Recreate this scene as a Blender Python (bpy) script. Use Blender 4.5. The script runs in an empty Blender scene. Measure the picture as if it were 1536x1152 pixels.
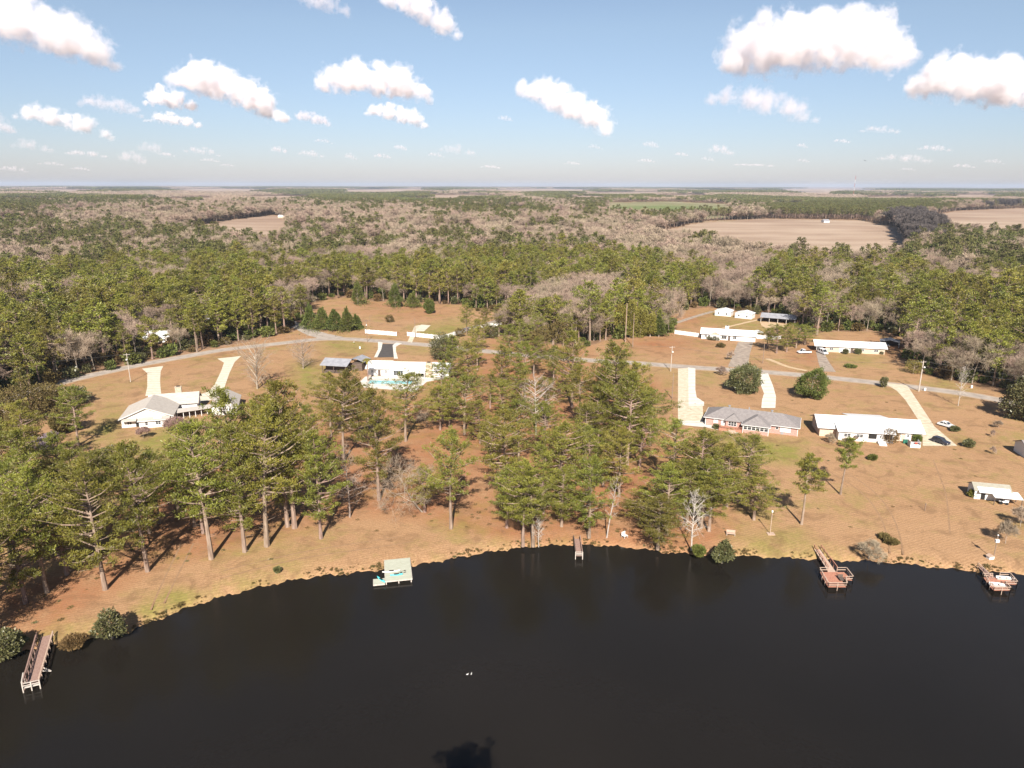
import bpy, math, random
import numpy as np
R_ = math.radians
scene = bpy.context.scene
C = scene.collection
# ------------------------------------------------------------------ camera, sky, sun, exposure
CAM_H = 70.0; PITCH = R_(15.62); ROLL = R_(0.13); FPX = 1065.0
cam_d = bpy.data.cameras.new('camera'); cam = bpy.data.objects.new('camera', cam_d); C.objects.link(cam)
cam_d.sensor_fit = 'HORIZONTAL'; cam_d.sensor_width = 36.0; cam_d.lens = 36.0*FPX/1536
cam_d.clip_start = 1.0; cam_d.clip_end = 120000.0
cam.location = (0, 0, CAM_H)
from mathutils import Matrix, Vector
cam.rotation_euler = (Matrix.Rotation(math.pi/2-PITCH, 3, 'X') @ Matrix.Rotation(ROLL, 3, 'Z')).to_euler()
scene.camera = cam
SUN_EL = R_(38.0); SUN_AZ = R_(180.0)       # sun stands behind the camera, shadows fall away from it
world = bpy.data.worlds.new("World"); scene.world = world; world.use_nodes = True
wn = world.node_tree.nodes; wl = world.node_tree.links
sky = wn.new('ShaderNodeTexSky'); sky.sky_type = 'NISHITA'; sky.sun_disc = False
sky.sun_elevation = SUN_EL; sky.sun_rotation = SUN_AZ
sky.altitude = 50; sky.air_density = 1.0; sky.dust_density = 0.4; sky.ozone_density = 4.0
tint = wn.new('ShaderNodeMix'); tint.data_type = 'RGBA'; tint.blend_type = 'MULTIPLY'; tint.inputs[0].default_value = 1.0; 
tcw = wn.new('ShaderNodeTexCoord'); sxw = wn.new('ShaderNodeSeparateXYZ'); crw = wn.new('ShaderNodeValToRGB'); wl.new(tcw.outputs['Generated'], sxw.inputs[0]); wl.new(sxw.outputs[2], crw.inputs[0])
crw.color_ramp.elements[0].position = 0.0; crw.color_ramp.elements[0].color = (0.85, 0.80, 0.985, 1); crw.color_ramp.elements[1].position = 0.19; crw.color_ramp.elements[1].color = (1.32, 1.11, 0.99, 1); ew = crw.color_ramp.elements.new(0.06); ew.color = (0.97, 0.89, 0.965, 1); wl.new(crw.outputs[0], tint.inputs[7])
wl.new(sky.outputs[0], tint.inputs[6]); wl.new(tint.outputs[2], wn['Background'].inputs['Color']); wn['Background'].inputs['Strength'].default_value = 0.050
sun_d = bpy.data.lights.new('sun', 'SUN'); sun = bpy.data.objects.new('sun', sun_d); C.objects.link(sun)
sun_d.energy = 5.0; sun_d.angle = R_(0.5); sun_d.color = (1.0, 0.93, 0.84)
# light travels towards +Y and down
sun.rotation_euler = (-(math.pi/2-SUN_EL)*-1, 0, R_(0.6))
scene.view_settings.view_transform = 'Standard'; scene.view_settings.look = 'None'
scene.view_settings.exposure = 1.20; scene.view_settings.gamma = 1.0
cy = scene.cycles
cy.max_bounces = 9; cy.diffuse_bounces = 3; cy.glossy_bounces = 2; cy.transmission_bounces = 4
cy.transparent_max_bounces = 8; cy.volume_bounces = 8; cy.use_denoising = True
cy.sample_clamp_indirect = 4.0
cy.volume_max_steps = 256

rng = np.random.default_rng(7); random.seed(7)
# ------------------------------------------------------------------ photo measurement -> ground position
def sstep(a, b, x):
    t = np.clip((np.asarray(x, float)-a)/(b-a), 0, 1); return t*t*(3-2*t)
def terr(x, y):
    x = np.asarray(x, float); y = np.asarray(y, float)
    h = 14*sstep(450, 1300, y)
    n = np.sin(x*0.0021+1.3)*np.cos(y*0.0017+x*0.0006)+0.6*np.sin(x*0.0047-y*0.0033+2)
    return h + 4.0*n*sstep(900, 2600, y)
cR, sR = math.cos(ROLL), math.sin(ROLL); cP, sP = math.cos(PITCH), math.sin(PITCH)
def ray(px, py):
    u = (px-768)/FPX; v = (576-py)/FPX
    u, v = u*cR-v*sR, u*sR+v*cR
    return u, cP+v*sP, -sP+v*cP
def P(px, py, z=0.0):
    d = ray(px, py); t = (z-CAM_H)/d[2]; return (d[0]*t, d[1]*t)
def G(px, py):
    z = 0.0
    for _ in range(40):
        x, y = P(px, py, z); z = 0.5*z+0.5*float(terr(x, y))
    return (x, y, z)
def Q(x, y, z):
    dz = z-CAM_H; cyy = dz*cP+y*sP; cz = y*cP-dz*sP
    u, v = x/cz, cyy/cz
    u, v = u*cR+v*sR, -u*sR+v*cR
    return 768+u*FPX, 576-v*FPX
def height_to(x, y, z0, ty):
    lo, hi = 0.0, 80.0
    for _ in range(30):
        m = (lo+hi)/2
        if Q(x, y, z0+m)[1] > ty: lo = m
        else: hi = m
    return lo
def in_poly(px, py, poly):
    px = np.asarray(px); py = np.asarray(py); r = np.zeros(px.shape, bool); n = len(poly)
    for i in range(n):
        x1, y1 = poly[i]; x2, y2 = poly[(i+1) % n]
        c = ((y1 > py) != (y2 > py)); 
        with np.errstate(divide='ignore', invalid='ignore'):
            xi = (x2-x1)*(py-y1)/((y2-y1) if y2 != y1 else 1e-9)+x1
        r ^= c & (px < xi)
    return r
# ------------------------------------------------------------------ materials
ALB = 0.80          # all albedos share one scale against the exposure
def A3(c): return tuple(v*ALB for v in c)
def mat(name, col, rough=0.8, spec=0.3, metal=0.0, noise=None, scale=1.0, bump=0.0, rand=0.0, transl=0.0, coords='Object', stretch=None, detail=4.0):
    col = A3(col); noise = A3(noise) if noise is not None else None
    m = bpy.data.materials.new(name); m.use_nodes = True; nt = m.node_tree; N = nt.nodes; L = nt.links
    b = N['Principled BSDF']; b.inputs['Roughness'].default_value = rough
    b.inputs['Specular IOR Level'].default_value = spec; b.inputs['Metallic'].default_value = metal
    src = None
    if noise is not None:
        tc = N.new('ShaderNodeTexCoord'); mp = N.new('ShaderNodeMapping'); mp.inputs['Scale'].default_value = stretch or (1, 1, 1)
        L.new(tc.outputs[coords], mp.inputs[0])
        nz = N.new('ShaderNodeTexNoise'); nz.inputs['Scale'].default_value = scale; nz.inputs['Detail'].default_value = detail
        L.new(mp.outputs[0], nz.inputs['Vector'])
        cr = N.new('ShaderNodeValToRGB'); cr.color_ramp.elements[0].position = 0.3; cr.color_ramp.elements[1].position = 0.7
        cr.color_ramp.elements[0].color = (*col, 1); cr.color_ramp.elements[1].color = (*noise, 1)
        L.new(nz.outputs['Fac'], cr.inputs[0]); src = cr.outputs[0]
        if bump:
            bp = N.new('ShaderNodeBump'); bp.inputs['Strength'].default_value = bump; bp.inputs['Distance'].default_value = 0.05
            L.new(nz.outputs['Fac'], bp.inputs['Height']); L.new(bp.outputs[0], b.inputs['Normal'])
    if rand:
        oi = N.new('ShaderNodeObjectInfo'); hs = N.new('ShaderNodeHueSaturation')
        mr = N.new('ShaderNodeMapRange'); mr.inputs['To Min'].default_value = 1-rand; mr.inputs['To Max'].default_value = 1+rand
        mh = N.new('ShaderNodeMapRange'); mh.inputs['To Min'].default_value = 0.5-0.035*(rand/0.3); mh.inputs['To Max'].default_value = 0.5+0.02*(rand/0.3)
        mm = N.new('ShaderNodeMath'); mm.operation = 'FRACT'; m2 = N.new('ShaderNodeMath'); m2.operation = 'MULTIPLY'; m2.inputs[1].default_value = 7.31
        L.new(oi.outputs['Random'], m2.inputs[0]); L.new(m2.outputs[0], mm.inputs[0])
        L.new(oi.outputs['Random'], mr.inputs['Value']); L.new(mm.outputs[0], mh.inputs['Value'])
        if src is None:
            hs.inputs['Color'].default_value = (*col, 1)
        else: L.new(src, hs.inputs['Color'])
        L.new(mr.outputs[0], hs.inputs['Value']); L.new(mh.outputs[0], hs.inputs['Hue']); src = hs.outputs[0]
    if src is None: b.inputs['Base Color'].default_value = (*col, 1)
    else: L.new(src, b.inputs['Base Color'])
    if transl:
        t = N.new('ShaderNodeBsdfTranslucent'); mx = N.new('ShaderNodeMixShader'); mx.inputs[0].default_value = transl
        if src is not None: L.new(src, t.inputs[0])
        else: t.inputs[0].default_value = (*col, 1)
        L.new(b.outputs[0], mx.inputs[1]); L.new(t.outputs[0], mx.inputs[2]); L.new(mx.outputs[0], N['Material Output'].inputs[0])
    return m
M = {
 'needles': mat('needles', (0.125, 0.135, 0.020), 0.5, 0.4, noise=(0.275, 0.262, 0.040), scale=0.6, rand=0.24, transl=0.18),
 'cedar': mat('cedar', (0.075, 0.095, 0.018), 0.6, 0.25, noise=(0.155, 0.17, 0.04), scale=0.9, rand=0.15, transl=0.15),
 'glossleaf': mat('gloss_leaf', (0.085, 0.090, 0.032), 0.4, 0.4, noise=(0.165, 0.16, 0.065), scale=1.2, rand=0.15, transl=0.12),
 'brownleaf': mat('brown_leaf', (0.12, 0.085, 0.03), 0.7, 0.2, noise=(0.20, 0.15, 0.055), scale=0.5, rand=0.2, transl=0.2),
 'vine': mat('vine_leaf', (0.17, 0.16, 0.03), 0.6, 0.3, noise=(0.32, 0.27, 0.06), scale=0.7, rand=0.1, transl=0.2),
 'bark': mat('pine_bark', (0.20, 0.135, 0.10), 0.9, 0.1, noise=(0.36, 0.27, 0.21), scale=2.0, stretch=(1, 1, 0.25), rand=0.15),
 'greybark': mat('grey_bark', (0.26, 0.21, 0.165), 0.9, 0.1, noise=(0.40, 0.335, 0.27), scale=1.2, rand=0.15),
 'twig': mat('twigs', (0.27, 0.205, 0.145), 0.9, 0.1, noise=(0.42, 0.33, 0.24), scale=0.2, rand=0.2),
 'whitebark': mat('white_bark', (0.40, 0.355, 0.31), 0.9, 0.1, noise=(0.54, 0.48, 0.42), scale=1.5, rand=0.08),
 'redtwig': mat('red_twigs', (0.28, 0.17, 0.14), 0.9, 0.1, noise=(0.38, 0.26, 0.22), scale=0.8),
 'lilac': mat('lilac_blossom', (0.33, 0.26, 0.30), 0.9, 0.1, noise=(0.45, 0.37, 0.42), scale=0.8),
 'wwall': mat('white_siding', (0.72, 0.71, 0.68), 0.7, 0.2, noise=(0.78, 0.77, 0.74), scale=3.0, stretch=(0.3, 0.3, 3)),
 'wroof': mat('white_tin_roof', (0.80, 0.80, 0.79), 0.45, 0.3, noise=(0.74, 0.74, 0.73), scale=0.5),
 'groof': mat('grey_shingles', (0.205, 0.185, 0.18), 0.9, 0.1, noise=(0.275, 0.25, 0.24), scale=1.6, detail=8),
 'troof': mat('weathered_shingles', (0.52, 0.475, 0.42), 0.9, 0.1, noise=(0.40, 0.355, 0.31), scale=0.8, stretch=(1, 3, 3), detail=8),
 'mroof': mat('grey_metal_roof', (0.25, 0.25, 0.27), 0.6, 0.2, noise=(0.34, 0.34, 0.36), scale=0.7),
 'oroof': mat('olive_shingles', (0.30, 0.28, 0.22), 0.9, 0.1, noise=(0.36, 0.34, 0.28), scale=2.0),
 'rbrick': None, 'tbrick': None,
 'trim': mat('white_trim', (0.78, 0.77, 0.75), 0.6, 0.3),
 'glass': mat('window_glass', (0.035, 0.04, 0.045), 0.12, 0.6),
 'dark': mat('dark_opening', (0.03, 0.028, 0.026), 0.8, 0.1),
 'black': mat('black_paint', (0.02, 0.02, 0.022), 0.5, 0.3),
 'darkwood': mat('dark_wood', (0.10, 0.075, 0.06), 0.9, 0.1, noise=(0.16, 0.12, 0.10), scale=3),
 'deckwood': mat('weathered_deck_wood', (0.25, 0.155, 0.125), 0.85, 0.15, noise=(0.35, 0.235, 0.195), scale=2.0, stretch=(1, 4, 1)),
 'redwood': mat('red_stained_wood', (0.36, 0.155, 0.10), 0.85, 0.15, noise=(0.48, 0.24, 0.165), scale=2.5, stretch=(4, 1, 1)),
 'palewood': mat('pale_wood', (0.54, 0.40, 0.31), 0.85, 0.15, noise=(0.42, 0.30, 0.23), scale=2.5),
 'palerail': mat('bleached_wood', (0.60, 0.545, 0.48), 0.85, 0.15, noise=(0.44, 0.385, 0.33), scale=2.5),
 'greendeck': mat('green_deck_boards', (0.36, 0.37, 0.29), 0.85, 0.15, noise=(0.50, 0.51, 0.42), scale=2.5, stretch=(0.4, 6, 1)),
 'turq': mat('turquoise_plastic', (0.10, 0.62, 0.68), 0.35, 0.5), 'whitepl': mat('white_plastic', (0.80, 0.78, 0.75), 0.4, 0.4, noise=(0.66, 0.60, 0.56), scale=2),
 'pole': mat('pole_wood', (0.42, 0.36, 0.31), 0.9, 0.1, noise=(0.56, 0.50, 0.43), scale=1.5, stretch=(1, 1, 0.3)),
 'dpole': mat('brown_pole', (0.22, 0.16, 0.12), 0.9, 0.1, noise=(0.3, 0.22, 0.17), scale=1.5, stretch=(1, 1, 0.3)),
 'wire': mat('wire', (0.10, 0.10, 0.10), 0.6, 0.2), 'steel': mat('galvanised_steel', (0.45, 0.45, 0.46), 0.4, 0.4, metal=0.6),
 'carwhite': mat('white_car_paint', (0.78, 0.79, 0.80), 0.25, 0.5), 'cardark': mat('dark_car_paint', (0.035, 0.035, 0.05), 0.25, 0.5),
 'tyre': mat('tyre', (0.02, 0.02, 0.02), 0.9, 0.1), 'lamp': mat('lamp_glass', (0.75, 0.74, 0.70), 0.3, 0.4), 'redlamp': mat('red_lens', (0.4, 0.02, 0.02), 0.3, 0.4),
 'stone': mat('tan_stone', (0.42, 0.33, 0.25), 0.9, 0.1, noise=(0.58, 0.49, 0.38), scale=3.0),
 'pool': mat('pool_water', (0.22, 0.55, 0.58), 0.08, 0.5, noise=(0.28, 0.62, 0.66), scale=1.0),
 'bin': mat('green_bin', (0.03, 0.16, 0.11), 0.5, 0.3), 'redpt': mat('red_paint', (0.50, 0.09, 0.06), 0.5, 0.3), 'grey': mat('grey_metal', (0.3, 0.3, 0.31), 0.5, 0.3),
 'feather': mat('dark_feathers', (0.03, 0.025, 0.022), 0.8, 0.1), 'wfeather': mat('white_feathers', (0.8, 0.79, 0.76), 0.8, 0.1), 'yellow': mat('orange_beak', (0.7, 0.3, 0.03), 0.6, 0.2),
}
def brick(name, a, b, mortar):
    a, b, mortar = A3(a), A3(b), A3(mortar)
    m = bpy.data.materials.new(name); m.use_nodes = True; N = m.node_tree.nodes; L = m.node_tree.links
    tc = N.new('ShaderNodeTexCoord'); sx = N.new('ShaderNodeSeparateXYZ'); ad = N.new('ShaderNodeMath'); cx = N.new('ShaderNodeCombineXYZ')
    L.new(tc.outputs['Object'], sx.inputs[0]); L.new(sx.outputs[0], ad.inputs[0]); L.new(sx.outputs[1], ad.inputs[1])
    L.new(ad.outputs[0], cx.inputs[0]); L.new(sx.outputs[2], cx.inputs[1])
    bk = N.new('ShaderNodeTexBrick'); bk.inputs['Color1'].default_value = (*a, 1); bk.inputs['Color2'].default_value = (*b, 1); bk.inputs['Mortar'].default_value = (*mortar, 1)
    bk.inputs['Scale'].default_value = 1.0; bk.inputs['Brick Width'].default_value = 0.42; bk.inputs['Row Height'].default_value = 0.16; bk.inputs['Mortar Size'].default_value = 0.018
    L.new(cx.outputs[0], bk.inputs['Vector']); L.new(bk.outputs[0], N['Principled BSDF'].inputs['Base Color']); N['Principled BSDF'].inputs['Roughness'].default_value = 0.9
    return m
M['rbrick'] = brick('red_brick', (0.40, 0.17, 0.13), (0.50, 0.25, 0.20), (0.5, 0.42, 0.38))
M['tbrick'] = brick('tan_brick', (0.52, 0.38, 0.27), (0.64, 0.50, 0.37), (0.6, 0.52, 0.43))
# ------------------------------------------------------------------ object helpers
def link(o): C.objects.link(o); return o
def tag(o, label=None, cat=None, group=None, kind=None):
    if label: o['label'] = label
    if cat: o['category'] = cat
    if group: o['group'] = group
    if kind: o['kind'] = kind
    return o
def thing(name, label, cat, loc=(0, 0, 0), rz=0.0, group=None):
    o = link(bpy.data.objects.new(name, None)); o.location = loc; o.rotation_euler = (0, 0, rz); o.empty_display_size = 0.5
    return tag(o, label, cat, group)
def np_mesh(name, V, Fq=None, Ft=None, m=None, smooth=False):
    V = np.asarray(V, np.float32).reshape(-1, 3); me = bpy.data.meshes.new(name)
    nq = 0 if Fq is None else len(Fq); nt = 0 if Ft is None else len(Ft)
    idx = []
    if nq: idx.append(np.asarray(Fq, np.int32).ravel())
    if nt: idx.append(np.asarray(Ft, np.int32).ravel())
    idx = np.concatenate(idx)
    me.vertices.add(len(V)); me.vertices.foreach_set('co', V.ravel())
    me.loops.add(len(idx)); me.loops.foreach_set('vertex_index', idx)
    me.polygons.add(nq+nt)
    ls = np.concatenate([np.arange(nq)*4, nq*4+np.arange(nt)*3]).astype(np.int32)
    me.polygons.foreach_set('loop_start', ls)
    if m is not None: me.materials.append(m)
    me.update(calc_edges=True)
    if smooth: me.polygons.foreach_set('use_smooth', np.ones(nq+nt, bool))
    return me
class MB:
    def __init__(s): s.v = []; s.f = []
    def add(s, vs, fs):
        k = len(s.v); s.v += [tuple(v) for v in vs]; s.f += [tuple(i+k for i in f) for f in fs]; return s
    def box(s, x0, y0, z0, x1, y1, z1):
        return s.add([(x0,y0,z0),(x1,y0,z0),(x1,y1,z0),(x0,y1,z0),(x0,y0,z1),(x1,y0,z1),(x1,y1,z1),(x0,y1,z1)],
                     [(0,3,2,1),(4,5,6,7),(0,1,5,4),(1,2,6,5),(2,3,7,6),(3,0,4,7)])
    def bar(s, a, b, w, h=None):
        a = Vector(a); b = Vector(b); h = h or w; d = (b-a).normalized()
        up = Vector((0, 0, 1)) if abs(d.z) < 0.95 else Vector((0, 1, 0))
        r = d.cross(up).normalized()*w/2; u = r.cross(d).normalized()*h/2
        vs = [p+q for p in (a, b) for q in (-r-u, r-u, r+u, -r+u)]
        return s.add(vs, [(3,2,1,0),(4,5,6,7),(0,1,5,4),(1,2,6,5),(2,3,7,6),(3,0,4,7)])
    def tube(s, pts, rad, n=8, cap=True):
        k = len(s.v); pts = [Vector(p) for p in pts]; rr = rad if hasattr(rad, '__len__') else [rad]*len(pts)
        for i, p in enumerate(pts):
            d = (pts[min(i+1, len(pts)-1)]-pts[max(i-1, 0)]).normalized()
            a = d.cross(Vector((0.13, 0.97, 0.2))).normalized(); b = d.cross(a)
            for j in range(n):
                t = 2*math.pi*j/n; s.v.append(tuple(p+(a*math.cos(t)+b*math.sin(t))*rr[i]))
        for i in range(len(pts)-1):
            for j in range(n): s.f.append((k+i*n+j, k+i*n+(j+1) % n, k+(i+1)*n+(j+1) % n, k+(i+1)*n+j))
        if cap: s.f.append(tuple(k+j for j in range(n))[::-1]); s.f.append(tuple(k+(len(pts)-1)*n+j for j in range(n)))
        return s
    def slab(s, poly, t):
        """polygon (list of 3d points, any plane) thickened downwards by t"""
        n = len(poly); vs = [tuple(p) for p in poly]+[(p[0], p[1], p[2]-t) for p in poly]
        return s.add(vs, [tuple(range(n)), tuple(range(2*n-1, n-1, -1))]+[(i, n+i, n+(i+1) % n, (i+1) % n) for i in range(n)])
    def prism(s, prof, y0, y1):
        """profile in (x,z) extruded along y"""
        n = len(prof); vs = [(x, y0, z) for x, z in prof]+[(x, y1, z) for x, z in prof]
        return s.add(vs, [tuple(range(n)), tuple(range(2*n-1, n-1, -1))]+[(i, n+i, n+(i+1) % n, (i+1) % n) for i in range(n)])
    def build(s, name, m, parent=None, smooth=False):
        me = bpy.data.meshes.new(name); me.from_pydata(s.v, [], s.f); me.materials.append(m)
        if smooth: me.polygons.foreach_set('use_smooth', [True]*len(me.polygons))
        o = link(bpy.data.objects.new(name, me)); o.parent = parent; return o
# ------------------------------------------------------------------ ground sheet
SHORE = [(-700,1480),(-300,1180),(-120,1060),(0,990),(30,977),(80,968),(130,958),(190,949),(240,928),(300,905),(360,888),(430,872),(480,864),(520,861),(560,856),(620,849),(680,838),(740,827),(800,820),(850,817),(900,818),(950,822),(1000,829),(1050,832),(1100,833),(1150,836),(1200,838),(1260,841),(1330,843),(1400,851),(1460,857),(1536,861),(1700,874),(2100,905),(2800,960)]
sh = np.array([P(a, b, -0.8) for a, b in SHORE])
sh_ang = np.arctan2(sh[:, 0], sh[:, 1]); sh_r = np.hypot(sh[:, 0], sh[:, 1])
WATER_Z = -0.8
def shore_r(a):
    r = np.interp(a, sh_ang, sh_r)
    x = a*115
    return r + 0.35*np.sin(x*1.1)+0.25*np.sin(x*2.7+1)+0.18*np.sin(x*5.3+2)+0.12*np.sin(x*9.7)
cols = np.concatenate([np.radians(np.arange(-62, -41, 1.0)), np.radians(np.arange(-41, 41, 0.2)), np.radians(np.arange(41, 63, 1.0))])
offs = [-6, -2, -0.6, 0, 0.4, 1.0, 2.0, 3.5, 5, 6.5, 8]
while offs[-1] < 420: offs.append(offs[-1]+1.6+offs[-1]*0.004)
while offs[-1] < 60000: offs.append(offs[-1]*1.035)
offs = np.array(offs)
A, O = np.meshgrid(cols, offs)
SR = shore_r(A); Rr = SR+O
X = np.sin(A)*Rr; Y = np.cos(A)*Rr
Z = np.interp(O, [-6, -2, -0.6, 0, 0.4, 1.0, 2.0, 5], [-3, -1.7, -1.2, -0.82, -0.62, -0.42, -0.25, 0])
Z = Z + terr(X, Y)*(O > 4)
nr, nc = A.shape
i0 = (np.arange(nr-1)[:, None]*nc+np.arange(nc-1)[None, :]).ravel()
Fg = np.stack([i0, i0+1, i0+nc+1, i0+nc], 1)
V = np.stack([X, Y, Z], -1).reshape(-1, 3)
# near bank behind the camera, same sheet
nx, ny = 61, 40
bx = np.linspace(-600, 600, nx); by = np.concatenate([np.linspace(-500, 20, ny-12), np.linspace(24, 60, 12)])
BX, BY = np.meshgrid(bx, by); BZ = np.interp(BY, [-500, 44, 50, 56, 62], [0, 0, -0.4, -1.6, -3])
Vb = np.stack([BX, BY, BZ], -1).reshape(-1, 3); j0 = (np.arange(ny-1)[:, None]*nx+np.arange(nx-1)[None, :]).ravel()
Fb = np.stack([j0, j0+1, j0+nx+1, j0+nx], 1)+len(V)
Vall = np.concatenate([V, Vb]); Fall = np.concatenate([Fg, Fb])
gpx, gpy = Q(Vall[:, 0], np.maximum(Vall[:, 1], 5), Vall[:, 2])
def soft_poly(poly, r=3.0, n=8):
    acc = np.zeros(len(gpx))
    for k in range(n):
        a = 2*math.pi*k/n; acc += in_poly(gpx+r*2*math.cos(a), gpy+r*math.sin(a), poly)
    return acc/n
STRAW = [[(0,1000),(0,880),(60,870),(110,850),(250,700),(430,690),(470,620),(500,590),(620,600),(640,560),(660,540),(740,520),(880,545),(900,560),(1000,570),(985,640),(1080,700),(1090,780),(1100,800),(1050,832),(900,818),(800,815),(700,800),(640,780),(540,770),(440,800),(330,830),(230,850),(150,900),(60,950)],
         [(360,620),(430,560),(460,600),(430,640)], [(560,470),(545,462),(480,455),(700,462),(640,475)], [(930,520),(890,515),(1000,503),(1090,508),(1000,530)],
         [(1320,505),(1360,512),(1365,540),(1310,520)], [(720,530),(740,500),(880,520),(880,540)], [(100,565),(300,530),(460,500),(440,510),(300,536),(110,572)],
         [(1190,548),(1200,505),(1235,530),(1240,545)],[(1010,478),(1045,468),(1100,478),(1010,492)]]
GREEN = [([(490,505),(560,508),(555,530),(480,530)],.5),([(440,540),(480,545),(480,580),(440,590)],.6),([(540,590),(620,585),(625,610),(560,620)],.2),([(640,600),(650,575),(665,580),(660,625)],.6),
         ([(590,515),(650,520),(650,530),(600,525)],.5),([(612,495),(690,480),(700,500),(640,510)],.7),([(140,640),(180,600),(178,650),(150,670)],.6),([(190,665),(250,640),(300,660),(280,700),(210,690)],.8),
         ([(1050,640),(1110,655),(1200,665),(1215,700),(1120,690),(1070,660)],.75),([(1050,468),(1100,478),(1180,495),(1150,500),(1060,480)],.7),([(1240,530),(1310,533),(1330,545),(1260,545)],.55),
         ([(1040,556),(1090,565),(1080,572),(1042,565)],.5),([(1100,800),(1200,790),(1260,840),(1110,832)],.35),([(220,900),(260,880),(330,890),(250,920),(200,930)],.55),([(380,800),(500,830),(450,870),(340,890)],.15),
         ([(20,960),(120,940),(200,950),(100,965)],.35),([(1400,560),(1470,590),(1440,600),(1400,580)],.4),([(900,540),(1040,552),(1035,575),(950,560)],.2),([(90,580),(180,560),(190,600),(120,600)],.15),
         ([(905,318),(910,304),(1000,302),(1095,306),(1100,326),(1010,326)],.95)]
FIELD = [[(980,350),(1030,338),(1060,332),(1150,328),(1290,330),(1345,341),(1358,356),(1368,400),(1290,406),(1200,400),(1140,392),(1060,374),(1000,364)],
         [(1385,335),(1400,322),(1440,316),(1536,312),(1700,311),(1700,368),(1536,366),(1470,362),(1420,352)],
         [(905,328),(910,304),(1000,302),(1095,306),(1100,327),(1010,330)],
         [(245,346),(330,332),(412,322),(436,334),(424,372),(390,374),(330,360)], [(-50,345),(-50,334),(95,334),(95,345)],
         [(860,296),(880,289),(990,288),(1000,295)],[(505,285),(640,283),(640,288),(520,289)],[(1150,290),(1260,288),(1250,296)],[(200,300),(320,296),(330,303),(220,306)]]
for a_, b_, c_, d_ in [(438,350,40,3),(505,366,26,5),(560,372,22,4),(690,349,30,2.2),(760,318,44,2),(850,326,34,2),(620,309,50,1.6),(300,309,60,1.8),(120,322,44,2),(40,303,60,1.5),(420,298,60,1.4),(700,296,70,1.3),(1180,311,40,1.6),(1030,296,50,1.3),(1340,299,60,1.4),(1460,296,50,1.3),(1240,286.5,90,1.1),(820,287,80,1.1),(330,287,90,1.1),(90,288,70,1.1),(560,290,60,1.1),(1180,428,16,4),(1430,430,20,5),(150,420,18,4),(300,440,16,4),(60,380,26,3),(880,300,40,1.3),(1000,357,40,3)]:
    FIELD.append([(a_+c_*math.cos(t)*(1+0.2*math.sin(3*t+a_)), b_+(d_*1.4+2.2)*math.sin(t)) for t in np.linspace(0, 6.28, 13)[:-1]])
straw = np.zeros(len(gpx)); green = np.zeros(len(gpx)); field = np.zeros(len(gpx))
front = (Vall[:, 1] > 60)
for p in STRAW: straw = np.maximum(straw, soft_poly(p, 9, 12))
for p, w in GREEN: green = np.maximum(green, soft_poly(p, 7, 12)*min(1, w*1.5))
for p in FIELD: field = np.maximum(field, in_poly(gpx, gpy, p).astype(float))
# the cleared lots and the lake shore: everything south of this line is open ground
OPEN = [(-400,720),(-100,640),(0,597),(60,590),(100,572),(200,547),(330,522),(440,497),(466,488),(455,470),(470,452),(520,446),(560,452),(700,458),(722,470),(792,458),(806,468),(745,500),(760,512),(880,520),(905,512),(940,507),(1000,503),(1015,490),(1000,476),(1035,464),(1062,461),(1195,480),(1203,496),(1225,503),(1235,498),(1320,498),(1350,506),(1362,520),(1362,540),(1385,560),(1450,577),(1536,597),(1700,640),(2400,760),(3500,2500),(-2500,2500)]
wood = 1.0-in_poly(gpx, gpy, OPEN); wood = wood*(1-(field > 0.5))*front
straw *= front; green *= front; field *= front
g_me = np_mesh('ground', Vall, Fq=Fall, smooth=True)
ca = g_me.color_attributes.new('cover', 'FLOAT_COLOR', 'POINT')
ca.data.foreach_set('color', np.stack([straw, green, field, wood], 1).astype(np.float32).ravel())
g = link(bpy.data.objects.new('ground', g_me)); g['kind'] = 'structure'
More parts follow.
